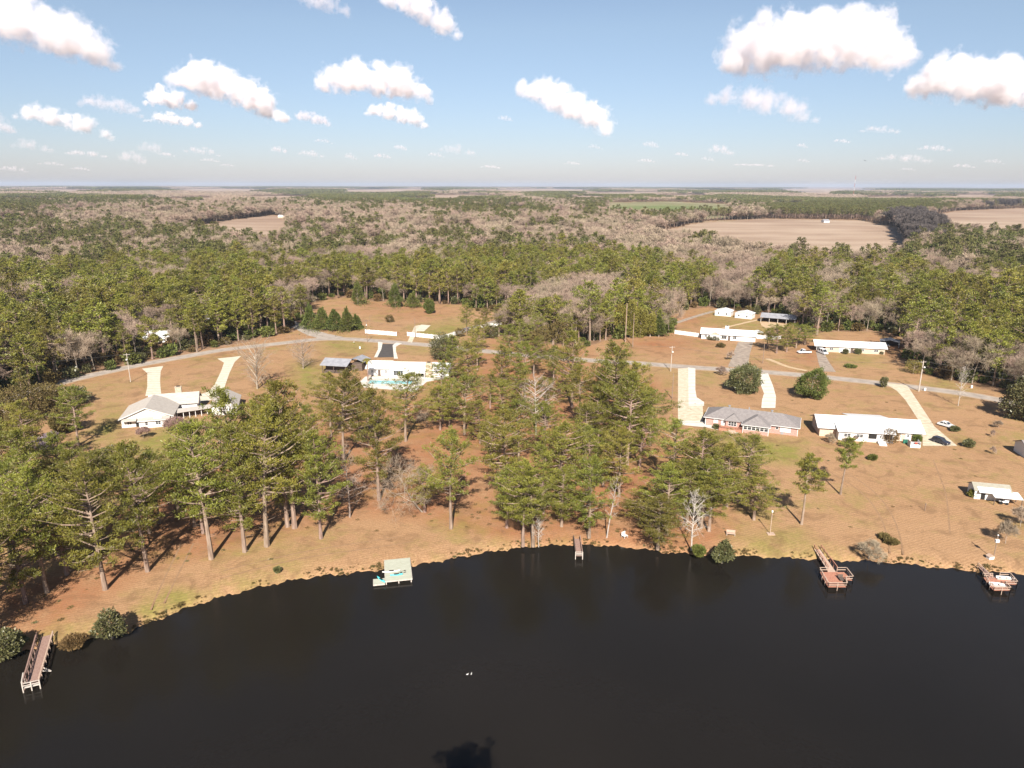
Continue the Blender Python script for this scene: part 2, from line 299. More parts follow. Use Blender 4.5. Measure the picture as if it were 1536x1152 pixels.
def ground_material():
    m = bpy.data.materials.new('ground_cover'); m.use_nodes = True; nt = m.node_tree; N = nt.nodes; L = nt.links; b = N['Principled BSDF']
    b.inputs['Roughness'].default_value = 0.95; b.inputs['Specular IOR Level'].default_value = 0.1
    tc = N.new('ShaderNodeTexCoord')
    def noise(scale, detail=6, stretch=None, rot=0, rough=0.6, dist=0.0):
        mp = N.new('ShaderNodeMapping'); mp.inputs['Scale'].default_value = stretch or (1, 1, 1); mp.inputs['Rotation'].default_value = (0, 0, rot)
        L.new(tc.outputs['Object'], mp.inputs[0]); n = N.new('ShaderNodeTexNoise'); n.inputs['Scale'].default_value = scale; n.inputs['Detail'].default_value = detail
        n.inputs['Roughness'].default_value = rough; n.inputs['Distortion'].default_value = dist; L.new(mp.outputs[0], n.inputs['Vector']); return n.outputs['Fac']
    def ramp(f, c0, c1, a=0.35, z=0.65):
        r = N.new('ShaderNodeValToRGB'); e = r.color_ramp.elements; e[0].position = a; e[1].position = z; k_ = (ALB*0.965, ALB*0.91, ALB*0.84) if max(c1) < 0.9 and c1[0] != c1[1] and min(c0) > 0 else (1, 1, 1)
        e[0].color = (*[u*w for u, w in zip(c0, k_)], 1); e[1].color = (*[u*w for u, w in zip(c1, k_)], 1); L.new(f, r.inputs[0]); return r.outputs[0]
    def mix(f, a, c):
        x = N.new('ShaderNodeMix'); x.data_type = 'RGBA'
        if isinstance(f, float): x.inputs[0].default_value = f
        else: L.new(f, x.inputs[0])
        L.new(a, x.inputs[6]); L.new(c, x.inputs[7]); return x.outputs[2]
    def math2(op, a, c):
        x = N.new('ShaderNodeMath'); x.operation = op; x.use_clamp = True
        for i, q in enumerate((a, c)):
            if isinstance(q, (int, float)): x.inputs[i].default_value = q
            else: L.new(q, x.inputs[i])
        return x.outputs[0]
    at = N.new('ShaderNodeVertexColor'); at.layer_name = 'cover'; sc = N.new('ShaderNodeSeparateColor'); L.new(at.outputs[0], sc.inputs[0])
    big = noise(0.035, 5); mid = noise(0.22, 6, rough=0.7); fine = noise(1.4, 6, rough=0.75); streak = noise(0.9, 5, (0.16, 1.6, 1), 0.32, 0.7)
    vfine = noise(3.5, 4, rough=0.8)
    dry = mix(mid, ramp(big, (0.33, 0.185, 0.095), (0.47, 0.300, 0.170)), ramp(fine, (0.24, 0.130, 0.064), (0.58, 0.375, 0.220)))
    dry = mix(math2('MULTIPLY', streak, 0.55), dry, ramp(streak, (0.26, 0.16, 0.085), (0.50, 0.33, 0.19), 0.4, 0.6))
    speck = ramp(vfine, (0.20, 0.115, 0.06), (0.62, 0.42, 0.26), 0.35, 0.65); dry = mix(0.45, dry, speck)
    stw = mix(fine, ramp(mid, (0.28, 0.115, 0.055), (0.42, 0.20, 0.105)), ramp(vfine, (0.22, 0.10, 0.05), (0.46, 0.24, 0.14)))
    sfac = math2('MULTIPLY', sc.outputs[0], ramp(math2('ADD', math2('MULTIPLY', mid, 0.6), math2('MULTIPLY', big, 0.4)), (0.15, 0.15, 0.15), (1, 1, 1), 0.38, 0.55))
    c = mix(sfac, dry, stw)
    grs = ramp(fine, (0.17, 0.19, 0.045), (0.32, 0.29, 0.085)); gfac = math2('MULTIPLY', sc.outputs[1], ramp(mid, (0.4, 0.4, 0.4), (1, 1, 1), 0.32, 0.55))
    # thin natural green patches in the open grass
    sp = ramp(math2('ADD', math2('MULTIPLY', noise(0.05, 4), 0.5), math2('MULTIPLY', mid, 0.5)), (0, 0, 0), (0.55, 0.55, 0.55), 0.50, 0.64)
    c = mix(sp, c, grs); c = mix(gfac, c, grs)
    # dark scuffs / leaf litter
    sd = ramp(noise(0.55, 8, rough=0.75, dist=0.6), (1, 1, 1), (0, 0, 0), 0.30, 0.42)
    dk = N.new('ShaderNodeRGB'); dk.outputs[0].default_value = (0.135, 0.078, 0.04, 1); c = mix(math2('MULTIPLY', sd, 0.75), c, dk.outputs[0])
    blot = ramp(noise(0.16, 7, rough=0.7, dist=0.8), (1, 1, 1), (0, 0, 0), 0.36, 0.50); c = mix(math2('MULTIPLY', blot, 0.5), c, dk.outputs[0])
    mow = N.new('ShaderNodeTexWave'); mow.inputs['Scale'].default_value = 0.42; mow.inputs['Distortion'].default_value = 3.5; mow.inputs['Detail'].default_value = 4; mow.inputs['Detail Scale'].default_value = 0.8; mpw = N.new('ShaderNodeMapping'); mpw.inputs['Rotation'].default_value = (0, 0, 1.15); L.new(tc.outputs['Object'], mpw.inputs[0]); L.new(mpw.outputs[0], mow.inputs['Vector'])
    c = mix(math2('MULTIPLY', ramp(mow.outputs['Fac'], (1, 1, 1), (0, 0, 0), 0.2, 0.7), 0.20), c, dk.outputs[0])
    pale = ramp(noise(0.8, 5, rough=0.8), (0, 0, 0), (1, 1, 1), 0.70, 0.78); pl = N.new('ShaderNodeRGB'); pl.outputs[0].default_value = (0.48, 0.35, 0.245, 1); c = mix(math2('MULTIPLY', pale, 0.6), c, pl.outputs[0])
    floor = ramp(noise(0.11, 6, rough=0.7), (0.14, 0.088, 0.052), (0.38, 0.25, 0.165)); c = mix(at.outputs[1], c, floor)
    fst = noise(0.012, 6, (0.5, 2.2, 1), 0.15, 0.6)
    fld = mix(ramp(noise(0.004, 3), (0, 0, 0), (1, 1, 1), 0.4, 0.6), ramp(fst, (0.28, 0.20, 0.150), (0.39, 0.295, 0.23)), ramp(fst, (0.34, 0.26, 0.20), (0.46, 0.37, 0.295)))
    grf = ramp(fst, (0.12, 0.16, 0.05), (0.22, 0.26, 0.10)); fld = mix(sc.outputs[1], fld, grf)
    c = mix(sc.outputs[2], c, fld)
    L.new(c, b.inputs['Base Color'])
    bp = N.new('ShaderNodeBump'); bp.inputs['Strength'].default_value = 0.5; bp.inputs['Distance'].default_value = 0.12
    L.new(fine, bp.inputs['Height']); L.new(bp.outputs[0], b.inputs['Normal'])
    return m
g_me.materials.append(ground_material())
# ------------------------------------------------------------------ water
def water_material():
    m = bpy.data.materials.new('lake_water'); m.use_nodes = True; N = m.node_tree.nodes; L = m.node_tree.links; b = N['Principled BSDF']
    tc = N.new('ShaderNodeTexCoord'); n = N.new('ShaderNodeTexNoise'); n.inputs['Scale'].default_value = 1.6; n.inputs['Detail'].default_value = 5
    n2 = N.new('ShaderNodeTexNoise'); n2.inputs['Scale'].default_value = 0.02; n2.inputs['Detail'].default_value = 4
    L.new(tc.outputs['Object'], n.inputs['Vector']); L.new(tc.outputs['Object'], n2.inputs['Vector'])
    r = N.new('ShaderNodeValToRGB'); e = r.color_ramp.elements; e[0].position = 0.3; e[1].position = 0.7; e[0].color = (0.0092, 0.0078, 0.0062, 1); e[1].color = (0.0135, 0.0112, 0.0088, 1)
    L.new(n2.outputs['Fac'], r.inputs[0]); L.new(r.outputs[0], b.inputs['Base Color'])
    b.inputs['Roughness'].default_value = 0.14; b.inputs['IOR'].default_value = 1.333; b.inputs['Specular IOR Level'].default_value = 0.35
    bp = N.new('ShaderNodeBump'); bp.inputs['Strength'].default_value = 0.35; bp.inputs['Distance'].default_value = 0.06; L.new(n.outputs['Fac'], bp.inputs['Height']); L.new(bp.outputs[0], b.inputs['Normal'])
    return m
wm = MB(); wm.add([(-900, -60, WATER_Z), (900, -60, WATER_Z), (900, 330, WATER_Z), (-900, 330, WATER_Z)], [(0, 1, 2, 3)])
wo = wm.build('lake', water_material()); wo['kind'] = 'structure'
# ------------------------------------------------------------------ roads, drives (sheets laid on the flat ground)
ROADM = mat('worn_asphalt', (0.30, 0.255, 0.215), 0.95, 0.1, noise=(0.44, 0.38, 0.325), scale=0.35, detail=8)
OLDM = mat('stained_concrete', (0.24, 0.19, 0.155), 0.95, 0.1, noise=(0.42, 0.35, 0.28), scale=0.5, detail=8)
def slabs(name, a, b2, joint=3.2):
    m = mat(name, a, 0.9, 0.15, noise=b2, scale=0.7, detail=8); N = m.node_tree.nodes; L = m.node_tree.links
    w = N.new('ShaderNodeTexWave'); w.inputs['Scale'].default_value = 0.1*math.pi/joint; w.bands_direction = 'Y'; tc = [n for n in N if n.type == 'TEX_COORD'][0]; L.new(tc.outputs['Object'], w.inputs['Vector'])
    r = N.new('ShaderNodeValToRGB'); r.color_ramp.elements[0].color = (0.45, 0.40, 0.34, 1); r.color_ramp.elements[1].color = (1, 1, 1, 1); r.color_ramp.elements[0].position = 0.0; r.color_ramp.elements[1].position = 0.02
    L.new(w.outputs['Fac'], r.inputs[0]); mx = N.new('ShaderNodeMix'); mx.data_type = 'RGBA'; mx.blend_type = 'MULTIPLY'; mx.inputs[0].default_value = 1.0
    src = N['Principled BSDF'].inputs['Base Color'].links[0].from_socket; L.new(src, mx.inputs[6]); L.new(r.outputs[0], mx.inputs[7]); L.new(mx.outputs[2], N['Principled BSDF'].inputs['Base Color'])
    return m
CONC = slabs('pale_concrete', (0.55, 0.50, 0.385), (0.70, 0.645, 0.52)); NEWC = slabs('bright_concrete', (0.60, 0.565, 0.49), (0.70, 0.665, 0.585), 4.5)
CONC2 = slabs('yellowed_concrete', (0.50, 0.42, 0.30), (0.68, 0.61, 0.47), 1.6)
BLKA = mat('fresh_asphalt', (0.075, 0.066, 0.062), 0.95, 0.1, noise=(0.10, 0.09, 0.085), scale=0.6)
DIRT = mat('sandy_dirt', (0.56, 0.43, 0.27), 0.95, 0.1, noise=(0.46, 0.31, 0.19), scale=0.5, detail=8)
def ribbon(name, pts, width, m, z, kind='structure'):
    """pts in photo px -> world ribbon, smoothed"""
    w = np.array([P(a, b, 0) for a, b in pts]); 
    d = np.concatenate([[0], np.cumsum(np.hypot(*np.diff(w, axis=0).T))]); n = max(8, int(d[-1]/4)); t = np.linspace(0, d[-1], n)
    cx = np.interp(t, d, w[:, 0]); cyy = np.interp(t, d, w[:, 1])
    k = 3
    for _ in range(3):
        cx[1:-1] = (cx[:-2]+cx[1:-1]*2+cx[2:])/4; cyy[1:-1] = (cyy[:-2]+cyy[1:-1]*2+cyy[2:])/4
    tx = np.gradient(cx); ty = np.gradient(cyy); l = np.hypot(tx, ty); nx_, ny_ = -ty/l, tx/l
    W = np.interp(t, d, width) if hasattr(width, '__len__') else np.full(n, width)
    W = W*(1+0.03*np.sin(t*0.9)+0.02*np.sin(t*2.3))
    Vv = np.concatenate([np.stack([cx+nx_*W/2, cyy+ny_*W/2, np.full(n, z)], 1), np.stack([cx-nx_*W/2, cyy-ny_*W/2, np.full(n, z)], 1)])
    i = np.arange(n-1); me = np_mesh(name, Vv, Fq=np.stack([i, i+n, i+n+1, i+1], 1), m=m)
    o = link(bpy.data.objects.new(name, me)); o['kind'] = kind; return o
def sheet(name, pts, m, z):
    w = [(*P(a, b, 0), z) for a, b in pts]; mb = MB(); mb.add(w, [tuple(range(len(w)))]); o = mb.build(name, m); o['kind'] = 'structure'
    if o.data.polygons[0].normal.z < 0: o.data.flip_normals()
    return o
ribbon('shoulder', [(60,583),(100,571),(200,549),(330,525),(430,514),(480,508),(520,508),(600,514),(650,518),(720,526),(800,534),(890,541),(960,545),(1050,552),(1150,558),(1250,567),(1340,577),(1440,589),(1510,602),(1600,620)], 7.6, mat('gravel_shoulder', (0.36, 0.27, 0.19), 0.95, 0.1, noise=(0.44, 0.33, 0.23), scale=0.6, detail=8), 0.010)
ribbon('road', [(-200,680),(60,583),(100,571),(200,549),(330,525),(430,514),(480,508),(520,508),(600,514),(650,518),(720,526),(800,534),(890,541),(960,545),(1050,552),(1150,558),(1250,567),(1340,577),(1440,589),(1510,602),(1600,620),(2000,720)], 5.4, ROADM, 0.020)
ribbon('side_road', [(505,508),(475,502),(452,492),(425,478),(390,468),(330,462)], [9, 9, 6.5, 6, 6, 6], ROADM, 0.032)
ribbon('lane', [(652,516),(670,505),(692,496),(715,489),(740,484),(765,475),(792,463),(810,452)], [6, 5, 5, 5, 5, 5, 5, 5], ROADM, 0.032)
drv = 'driveway'
sheet(drv, [(213,553),(245,549),(241,557),(240,572),(242,594),(218,594),(221,580),(221,560)], CONC, 0.03)
sheet(drv, [(326,538),(362,534),(352,543),(344,560),(336,583),(330,600),(318,600),(265,607),(264,594),(290,594),(312,588),(322,577),(332,556),(336,544)], CONC, 0.03)
sheet(drv, [(572,516),(591,516),(591,523),(594,536),(566,536),(571,524)], BLKA, 0.036)
sheet('kerb', [(567,513),(574,514),(572,524),(566,536),(561,536),(567,524)], NEWC, 0.044)
sheet('kerb', [(589,518),(594,514),(603,515),(594,520),(594,527),(597,538),(591,538)], NEWC, 0.044)
sheet('pathway', [(611,513),(622,489),(633,487),(625,498),(618,514)], CONC2, 0.03)
sheet('pathway', [(622,497),(632,487),(646,488),(636,497)], CONC, 0.034)
sheet(drv, [(1017,553),(1032,552),(1034,590),(1054,607),(1055,632),(1055,637),(1017,632)], CONC2, 0.03)
sheet(drv, [(1032,551),(1043,553),(1043,585),(1045,596),(1056,603),(1056,609),(1033,609)], NEWC, 0.036)
sheet('patio', [(1017,631),(1060,632),(1110,645),(1106,651),(1058,641),(1016,637)], NEWC, 0.040)
sheet(drv, [(1141,561),(1152,560),(1160,580),(1164,595),(1163,612),(1142,612),(1143,600),(1146,590),(1140,575)], NEWC, 0.03)
sheet(drv, [(1325,574),(1361,578),(1364,583),(1378,604),(1402,640),(1436,669),(1384,669),(1384,640),(1358,600),(1345,586)], CONC2, 0.03)
sheet(drv, [(1107,513),(1130,513),(1125,530),(1121,553),(1092,550),(1098,535)], OLDM, 0.03)
sheet(drv, [(1224,528),(1236,529),(1244,544),(1254,558),(1232,557),(1228,545)], OLDM, 0.03)
ribbon('dirt_track', [(1150,538),(1165,543),(1180,551),(1210,556)], 2.2, DIRT, 0.026)
ribbon('dirt_track', [(1165,472),(1150,478),(1135,480),(1085,492)], 2.0, DIRT, 0.026)
ribbon('dirt_track', [(1006,487),(1045,474),(1070,467)], 3.0, OLDM, 0.028)
sheet('dirt_track', [(1140,483),(1160,482),(1180,487),(1176,493),(1160,492),(1152,502),(1147,502),(1150,493),(1142,488)], DIRT, 0.022)
sheet('patio', [(548,565),(668,561),(676,566),(640,573),(622,588),(545,581),(540,572)], NEWC, 0.03)
TRK = mat('worn_track', (0.24, 0.145, 0.08), 0.95, 0.1, noise=(0.36, 0.225, 0.13), scale=1.2, detail=8)
for pts in ([(226,915),(240,880),(258,845),(272,815)], [(246,905),(262,872),(279,838),(290,815)], [(330,868),(400,848),(470,832),(545,825),(620,812)], [(335,856),(405,838),(475,822),(545,814),(600,805)], [(1240,705),(1300,740),(1330,790),(1335,830)], [(1255,700),(1318,738),(1348,788),(1355,832)], [(1400,690),(1420,740),(1425,800)]):
    ribbon('wheel_track', pts, 0.34, TRK, 0.008)
# ------------------------------------------------------------------ tree shapes
def cards(cent, dirs, ln, wd, r):
    """narrow leaf-sized quads at points cent, long axis dirs"""
    n = len(cent); d = dirs/np.maximum(np.linalg.norm(dirs, axis=1, keepdims=True), 1e-6)
    q = r.normal(size=(n, 3)); s = np.cross(d, q); s /= np.maximum(np.linalg.norm(s, axis=1, keepdims=True), 1e-6)
    s = s*(wd/2)[:, None]; a = d*ln[:, None]
    V = np.stack([cent-s*0.6, cent+s*0.6, cent+a+s, cent+a-s], 1).reshape(-1, 3)
    return V, np.arange(n*4).reshape(-1, 4)
def clump_cards(cl, rad, K, r, ln=0.42, wd=0.13, flat=0.72):
    n = len(cl); c = np.repeat(cl, K, 0); rr = np.repeat(rad, K)
    d = r.normal(size=(n*K, 3)); d /= np.linalg.norm(d, axis=1, keepdims=True)
    off = d*(r.random(n*K)**0.6)[:, None]; off[:, 2] *= flat; off[:, 2] += 0.12
    dirs = d*0.8+np.array([0, 0, 0.55])+r.normal(size=(n*K, 3))*0.35
    return cards(c+off*rr[:, None], dirs, ln*(0.7+0.6*r.random(n*K)), wd*(0.7+0.6*r.random(n*K)), r)
def pine_meshes(seed, H=25.0, RAD=4.8, cb=0.42, nl=30, K=34, ln=0.42, wd=0.14, lean=0.02, sides=7, csize=1.0, dens=1.0):
    r = np.random.default_rng(seed); mb = MB()
    la = r.random()*6.28; n = 8
    tx = lambda t: math.cos(la)*lean*H*t*t+0.10*math.sin(t*5+seed); ty = lambda t: math.sin(la)*lean*H*t*t+0.10*math.cos(t*4+seed)
    P_ = [(tx(t), ty(t), H*t*0.985-0.15) for t in np.linspace(0, 1, n)]
    mb.tube(P_, [0.36*H/25*(1.15-t) if i else 0.36*H/25*1.35 for i, t in enumerate(np.linspace(0, 1, n))], sides)
    cl = []; cr = []
    side = r.random()*6.28; sidew = 0.12+0.25*r.random()
    for i in range(nl):
        f = (i+r.random()*0.9)/nl; t = cb+(0.97-cb)*f; az = i*2.4+r.normal()*0.5
        prof = (0.50+0.72*math.sin(min(1, f*2.1+0.12)*math.pi/2))*(1-f**2.8)+0.12
        L = RAD*prof*(0.45+0.72*r.random())*(1+sidew*math.cos(az-side)); z = H*t
        if f < 0.4 and r.random() < 0.2: L *= 0.3
        p0 = np.array([tx(t), ty(t), z]); up = 0.16+0.45*f+0.14*r.normal()
        d = np.array([math.cos(az), math.sin(az), up]); p1 = p0+d*L*0.5+np.array([0, 0, -0.03*L]); p2 = p0+d*L+np.array([0, 0, 0.10*L*(0.3+f)])
        rb = 0.075*L/3
        mb.tube([p0, p1, p2], [rb+0.02, rb*0.6+0.012, 0.015], 4, cap=False)
        m = max(2, int(dens*(1.3+L*0.85)))
        for j in range(m):
            s = 0.38+0.62*(j+r.random()*0.6)/m; base = p0+(p2-p0)*s
            sw = (r.random()-0.5)*1.5*(0.35+L*0.24)*(1.3-0.5*s); o = np.array([-math.sin(az)*sw, math.cos(az)*sw, -0.25+0.85*r.random()])
            cl.append(base+o); cr.append(csize*(0.42+0.40*r.random()**1.5)*(0.85+0.05*L))
    for k in range(5): 
        cl.append(np.array([tx(1), ty(1), H*0.985-0.45*k])+r.normal(size=3)*[0.35, 0.35, 0.2]); cr.append(csize*0.65)
    # dead stubs under the crown
    for k in range(r.integers(3, 8)):
        t = cb-0.20*r.random(); az = r.random()*6.28; L = 0.5+1.6*r.random(); p0 = np.array([tx(t), ty(t), H*t]); d = np.array([math.cos(az), math.sin(az), 0.15])
        mb.tube([p0, p0+d*L], [0.045, 0.015], 3, cap=False)
    V, Fq = clump_cards(np.array(cl), np.array(cr), K, r, ln, wd)
    me_t = bpy.data.meshes.new('trunk'); me_t.from_pydata(mb.v, [], mb.f); me_t.materials.append(M['bark'])
    return me_t, np_mesh('crown', V, Fq=Fq, m=M['needles'])
def bare_meshes(seed, H=14.0, levels=5, spread=0.75, bark='greybark', tw='twig', twigK=3, lean=0.0, r0=0.20, clear=0.22, tl=1.1, tww=0.03, sides=5):
    r = np.random.default_rng(seed); mb = MB(); tips = []; td = []
    def grow(p, d, L, rad, lv):
        nseg = 3; pts = [p]; q = p.copy(); dd = d.copy()
        for s in range(nseg):
            dd = dd+r.normal(size=3)*0.10+np.array([0, 0, 0.05]); dd /= np.linalg.norm(dd); q = q+dd*L/nseg; pts.append(q.copy())
        mb.tube(pts, [rad, rad*0.85, rad*0.7, rad*0.55], max(3, sides-lv), cap=False)
        if lv >= levels-2:
            for s in pts[1:]: tips.append(s); td.append(dd)
        if lv >= levels: return
        nb = 3 if lv else 6
        for k in range(nb):
            if lv == 0: t = 0.25+0.75*(k+0.5*r.random())/nb; base = pts[min(3, int(t*3))]+(pts[min(3, int(t*3)+1)]-pts[min(3, int(t*3))])*(t*3-int(t*3)) if t < 1 else pts[3]; sp = spread
            else: base = pts[3] if k < 2 else pts[2]; sp = spread*0.8
            az = r.random()*6.28 if lv else k*2.4+r.random()*0.6
            a = np.cross(dd, [0.3, 0.5, 0.8]); a /= np.linalg.norm(a); b = np.cross(dd, a)
            nd = dd*(1-sp*0.45)+(a*math.cos(az)+b*math.sin(az))*sp; nd /= np.linalg.norm(nd)
            grow(np.array(base), nd, L*(0.62+0.2*r.random()) if lv else L*(0.60-0.25*abs(t-0.4)), rad*(0.58 if lv else 0.5), lv+1)
    d0 = np.array([math.sin(lean), 0.05*r.normal(), math.cos(lean)])
    mb.tube([(0, 0, -0.2), tuple(d0*H*clear)], [r0*1.3, r0], 7, cap=False)
    grow(d0*H*clear, d0, H*(1-clear)*0.66, r0, 0)
    tips = np.array(tips); td = np.array(td)
    zmax = tips[:, 2].max()+0.5
    n = len(tips)*twigK; c = np.repeat(tips, twigK, 0); dv = np.repeat(td, twigK, 0)*0.7+r.normal(size=(n, 3))*0.55+np.array([0, 0, 0.15])
    V, Fq = cards(c, dv, tl*(0.6+0.7*r.random(n)), np.full(n, tww), r)
    k = H/zmax; V = V*k; vv = [(x*k, y*k, z*k) for x, y, z in mb.v]
    me_t = bpy.data.meshes.new('trunk'); me_t.from_pydata(vv, [], mb.f); me_t.materials.append(M[bark])
    return me_t, np_mesh('crown', V, Fq=Fq, m=M[tw])
def round_meshes(seed, Rr=4.0, Hh=7.0, z0=0.3, n=5200, leaf=0.34, m='glossleaf', conical=False, trunk=0.25, lump=0.32, fill=0.35):
    """dense broadleaf or cedar crown: leaf cards over a lumpy shell with lobes and gaps"""
    r = np.random.default_rng(seed); d = r.normal(size=(n, 3)); d /= np.linalg.norm(d, axis=1, keepdims=True)
    lob = r.normal(size=(15 if Rr < 3.2 else 26, 3)); lob /= np.linalg.norm(lob, axis=1, keepdims=True); w = np.exp((d@lob.T-1)*(8 if Rr < 3.2 else 16)).max(1)
    rad = (1-lump+lump*1.5*w)*(1-fill*r.random(n)**2.5)*(1+0.06*r.normal(size=n)+0.05*np.sin(d[:, 0]*9+seed)*np.sin(d[:, 1]*8+d[:, 2]*7))
    h = Hh-z0; c = np.stack([d[:, 0]*rad*Rr, d[:, 1]*rad*Rr, d[:, 2]*rad*h/2+z0+h/2], 1)
    if conical:
        t = np.clip((c[:, 2]-z0)/h, 0, 1); k = (1.25-t*1.15)/np.maximum(np.sqrt(np.maximum(1-(2*t-1)**2, 0.06)), 0.25); c[:, 0] *= k; c[:, 1] *= k
    dirs = d+np.array([0, 0, 0.4])+r.normal(size=(n, 3))*0.6
    V, Fq = cards(c, dirs, leaf*(0.7+0.7*r.random(n)), leaf*0.6*(0.7+0.6*r.random(n)), r)
    mb = MB(); mb.tube([(0, 0, -0.2), (0.05, 0, Hh*0.35), (0, 0.05, Hh*0.75)], [trunk, trunk*0.7, trunk*0.2], 7)
    for k in range(9):
        a = k*2.4; z = Hh*(0.2+0.06*k); mb.tube([(0, 0, z), (math.cos(a)*Rr*0.35, math.sin(a)*Rr*0.35, z+Hh*0.1), (math.cos(a)*Rr*0.7, math.sin(a)*Rr*0.7, z+Hh*0.18)], [trunk*0.4, trunk*0.25, trunk*0.1], 4)
    me = bpy.data.meshes.new('trunk'); me.from_pydata(mb.v, [], mb.f); me.materials.append(M['greybark'])
    return me, np_mesh('crown', V, Fq=Fq, m=M[m])
def plant(name, meshes, label, cat, x, y, z=0.0, s=(1, 1, 1), rz=0.0, group=None, parts=('trunk', 'crown')):
    t = thing(name, label, cat, (x, y, z), rz, group); t.scale = s
    for nm, me in zip(parts, meshes):
        o = link(bpy.data.objects.new(nm, me)); o.parent = t
    return t
PN = [pine_meshes(11+i, cb=c, RAD=rd*1.14, nl=int(nl*1.2), lean=le, K=42, csize=1.05, dens=1.0, wd=0.11, ln=0.34) for i, (c, rd, nl, le) in enumerate([(0.27,4.7,54,0.03),(0.34,4.4,46,0.06),(0.20,5.0,60,0.02),(0.42,4.3,40,0.05),(0.29,4.9,50,0.09),(0.18,4.5,62,0.03),(0.32,5.3,46,0.06)])]
PM = [pine_meshes(41+i, cb=c, RAD=rd*1.12, nl=int(nl*1.3), lean=0.03, K=12, ln=0.60, wd=0.27, sides=5, csize=1.08) for i, (c, rd, nl) in enumerate([(0.36,4.0,30),(0.46,3.8,26),(0.30,4.4,34),(0.24,3.8,36),(0.40,4.5,28)])]
PL = pine_meshes(31, cb=0.46, RAD=4.6, nl=34, lean=0.05, K=44, csize=1.25, dens=1.1, wd=0.17, ln=0.42)
BN = [bare_meshes(61, 14, 5, 0.70), bare_meshes(62, 14, 5, 0.85, clear=0.15), bare_meshes(63, 14, 5, 0.6)]
def spire_meshes(seed, H=14.0, cb=0.2, RAD=3.4, nl=30, bark='whitebark', tw='twig', lean=0.0, up=0.55, tww=0.03):
    """bare tree with one leading stem and many upswept side limbs"""
    r = np.random.default_rng(seed); mb = MB(); C_ = []; D_ = []
    st = lambda t: np.array([math.sin(lean)*H*t+0.15*math.sin(4*t+seed), 0.12*math.sin(5*t+seed), H*t])
    mb.tube([st(t) for t in np.linspace(-0.02, 1, 9)], [0.19*(1.08-t) for t in np.linspace(0, 1, 9)], 7, cap=False)
    for i in range(nl):
        f = (i+r.random()*0.8)/nl; t = cb+(0.97-cb)*f; az = i*2.4+r.normal()*0.4; L = RAD*(0.45+0.8*math.sin(min(1, f*1.6+0.2)*math.pi/2))*(1-f**2.2+0.1)*(0.55+0.6*r.random())
        d = np.array([math.cos(az), math.sin(az), up+0.5*f]); p0 = st(t); pts = [p0]; q = p0.copy(); dd = d.copy()
        for k in range(4): dd = dd+r.normal(size=3)*0.14+[0, 0, 0.04]; q = q+dd*L/4; pts.append(q.copy())
        mb.tube(pts, [0.06*L/3+0.02, 0.045*L/3+0.015, 0.03*L/3+0.012, 0.02, 0.01], 4, cap=False)
        for k in range(max(4, int(L*3.2))):
            s = 0.2+0.8*r.random(); j = min(3, int(s*4)); b = pts[j]+(pts[j+1]-pts[j])*(s*4-j); sd = d*0.5+r.normal(size=3)*0.6; sl = (0.4+0.25*L)*(1.15-s*0.6)*r.uniform(0.6, 1.2); e = b+sd*sl
            mb.tube([b, b+sd*sl*0.5+r.normal(size=3)*0.05, e], [0.022, 0.014, 0.006], 3, cap=False)
            for q2 in range(4): C_.append(b+(e-b)*r.random()); D_.append(sd+r.normal(size=3)*0.5)
    n = len(C_); V, Fq = cards(np.array(C_), np.array(D_), 0.55*(0.5+0.8*r.random(n)), np.full(n, tww), r)
    me = bpy.data.meshes.new('trunk'); me.from_pydata(mb.v, [], mb.f); me.materials.append(M[bark]); return me, np_mesh('crown', V, Fq=Fq, m=M[tw])
BW = spire_meshes(66, RAD=3.6, tw='whitebark', up=0.6); BP = [spire_meshes(164, bark='greybark', up=0.1, RAD=3.4, nl=38, tww=0.035), spire_meshes(165, bark='whitebark', up=0.45, RAD=4.2, nl=34, tww=0.035)]
BM = [bare_meshes(71+i, 15, 4, 0.62+0.1*i, twigK=5, tl=1.7, tww=0.06, r0=0.2, sides=4) for i in range(3)]
BS = bare_meshes(81, 3.0, 4, 0.8, twigK=5, tl=0.5, tww=0.035, r0=0.06, clear=0.08)
BR = bare_meshes(82, 3.0, 4, 0.85, bark='greybark', tw='redtwig', twigK=7, tl=0.6, tww=0.04, r0=0.06, clear=0.06)
BL = bare_meshes(83, 7.0, 4, 0.8, tw='lilac', twigK=14, tl=0.5, tww=0.12, r0=0.12, clear=0.1)
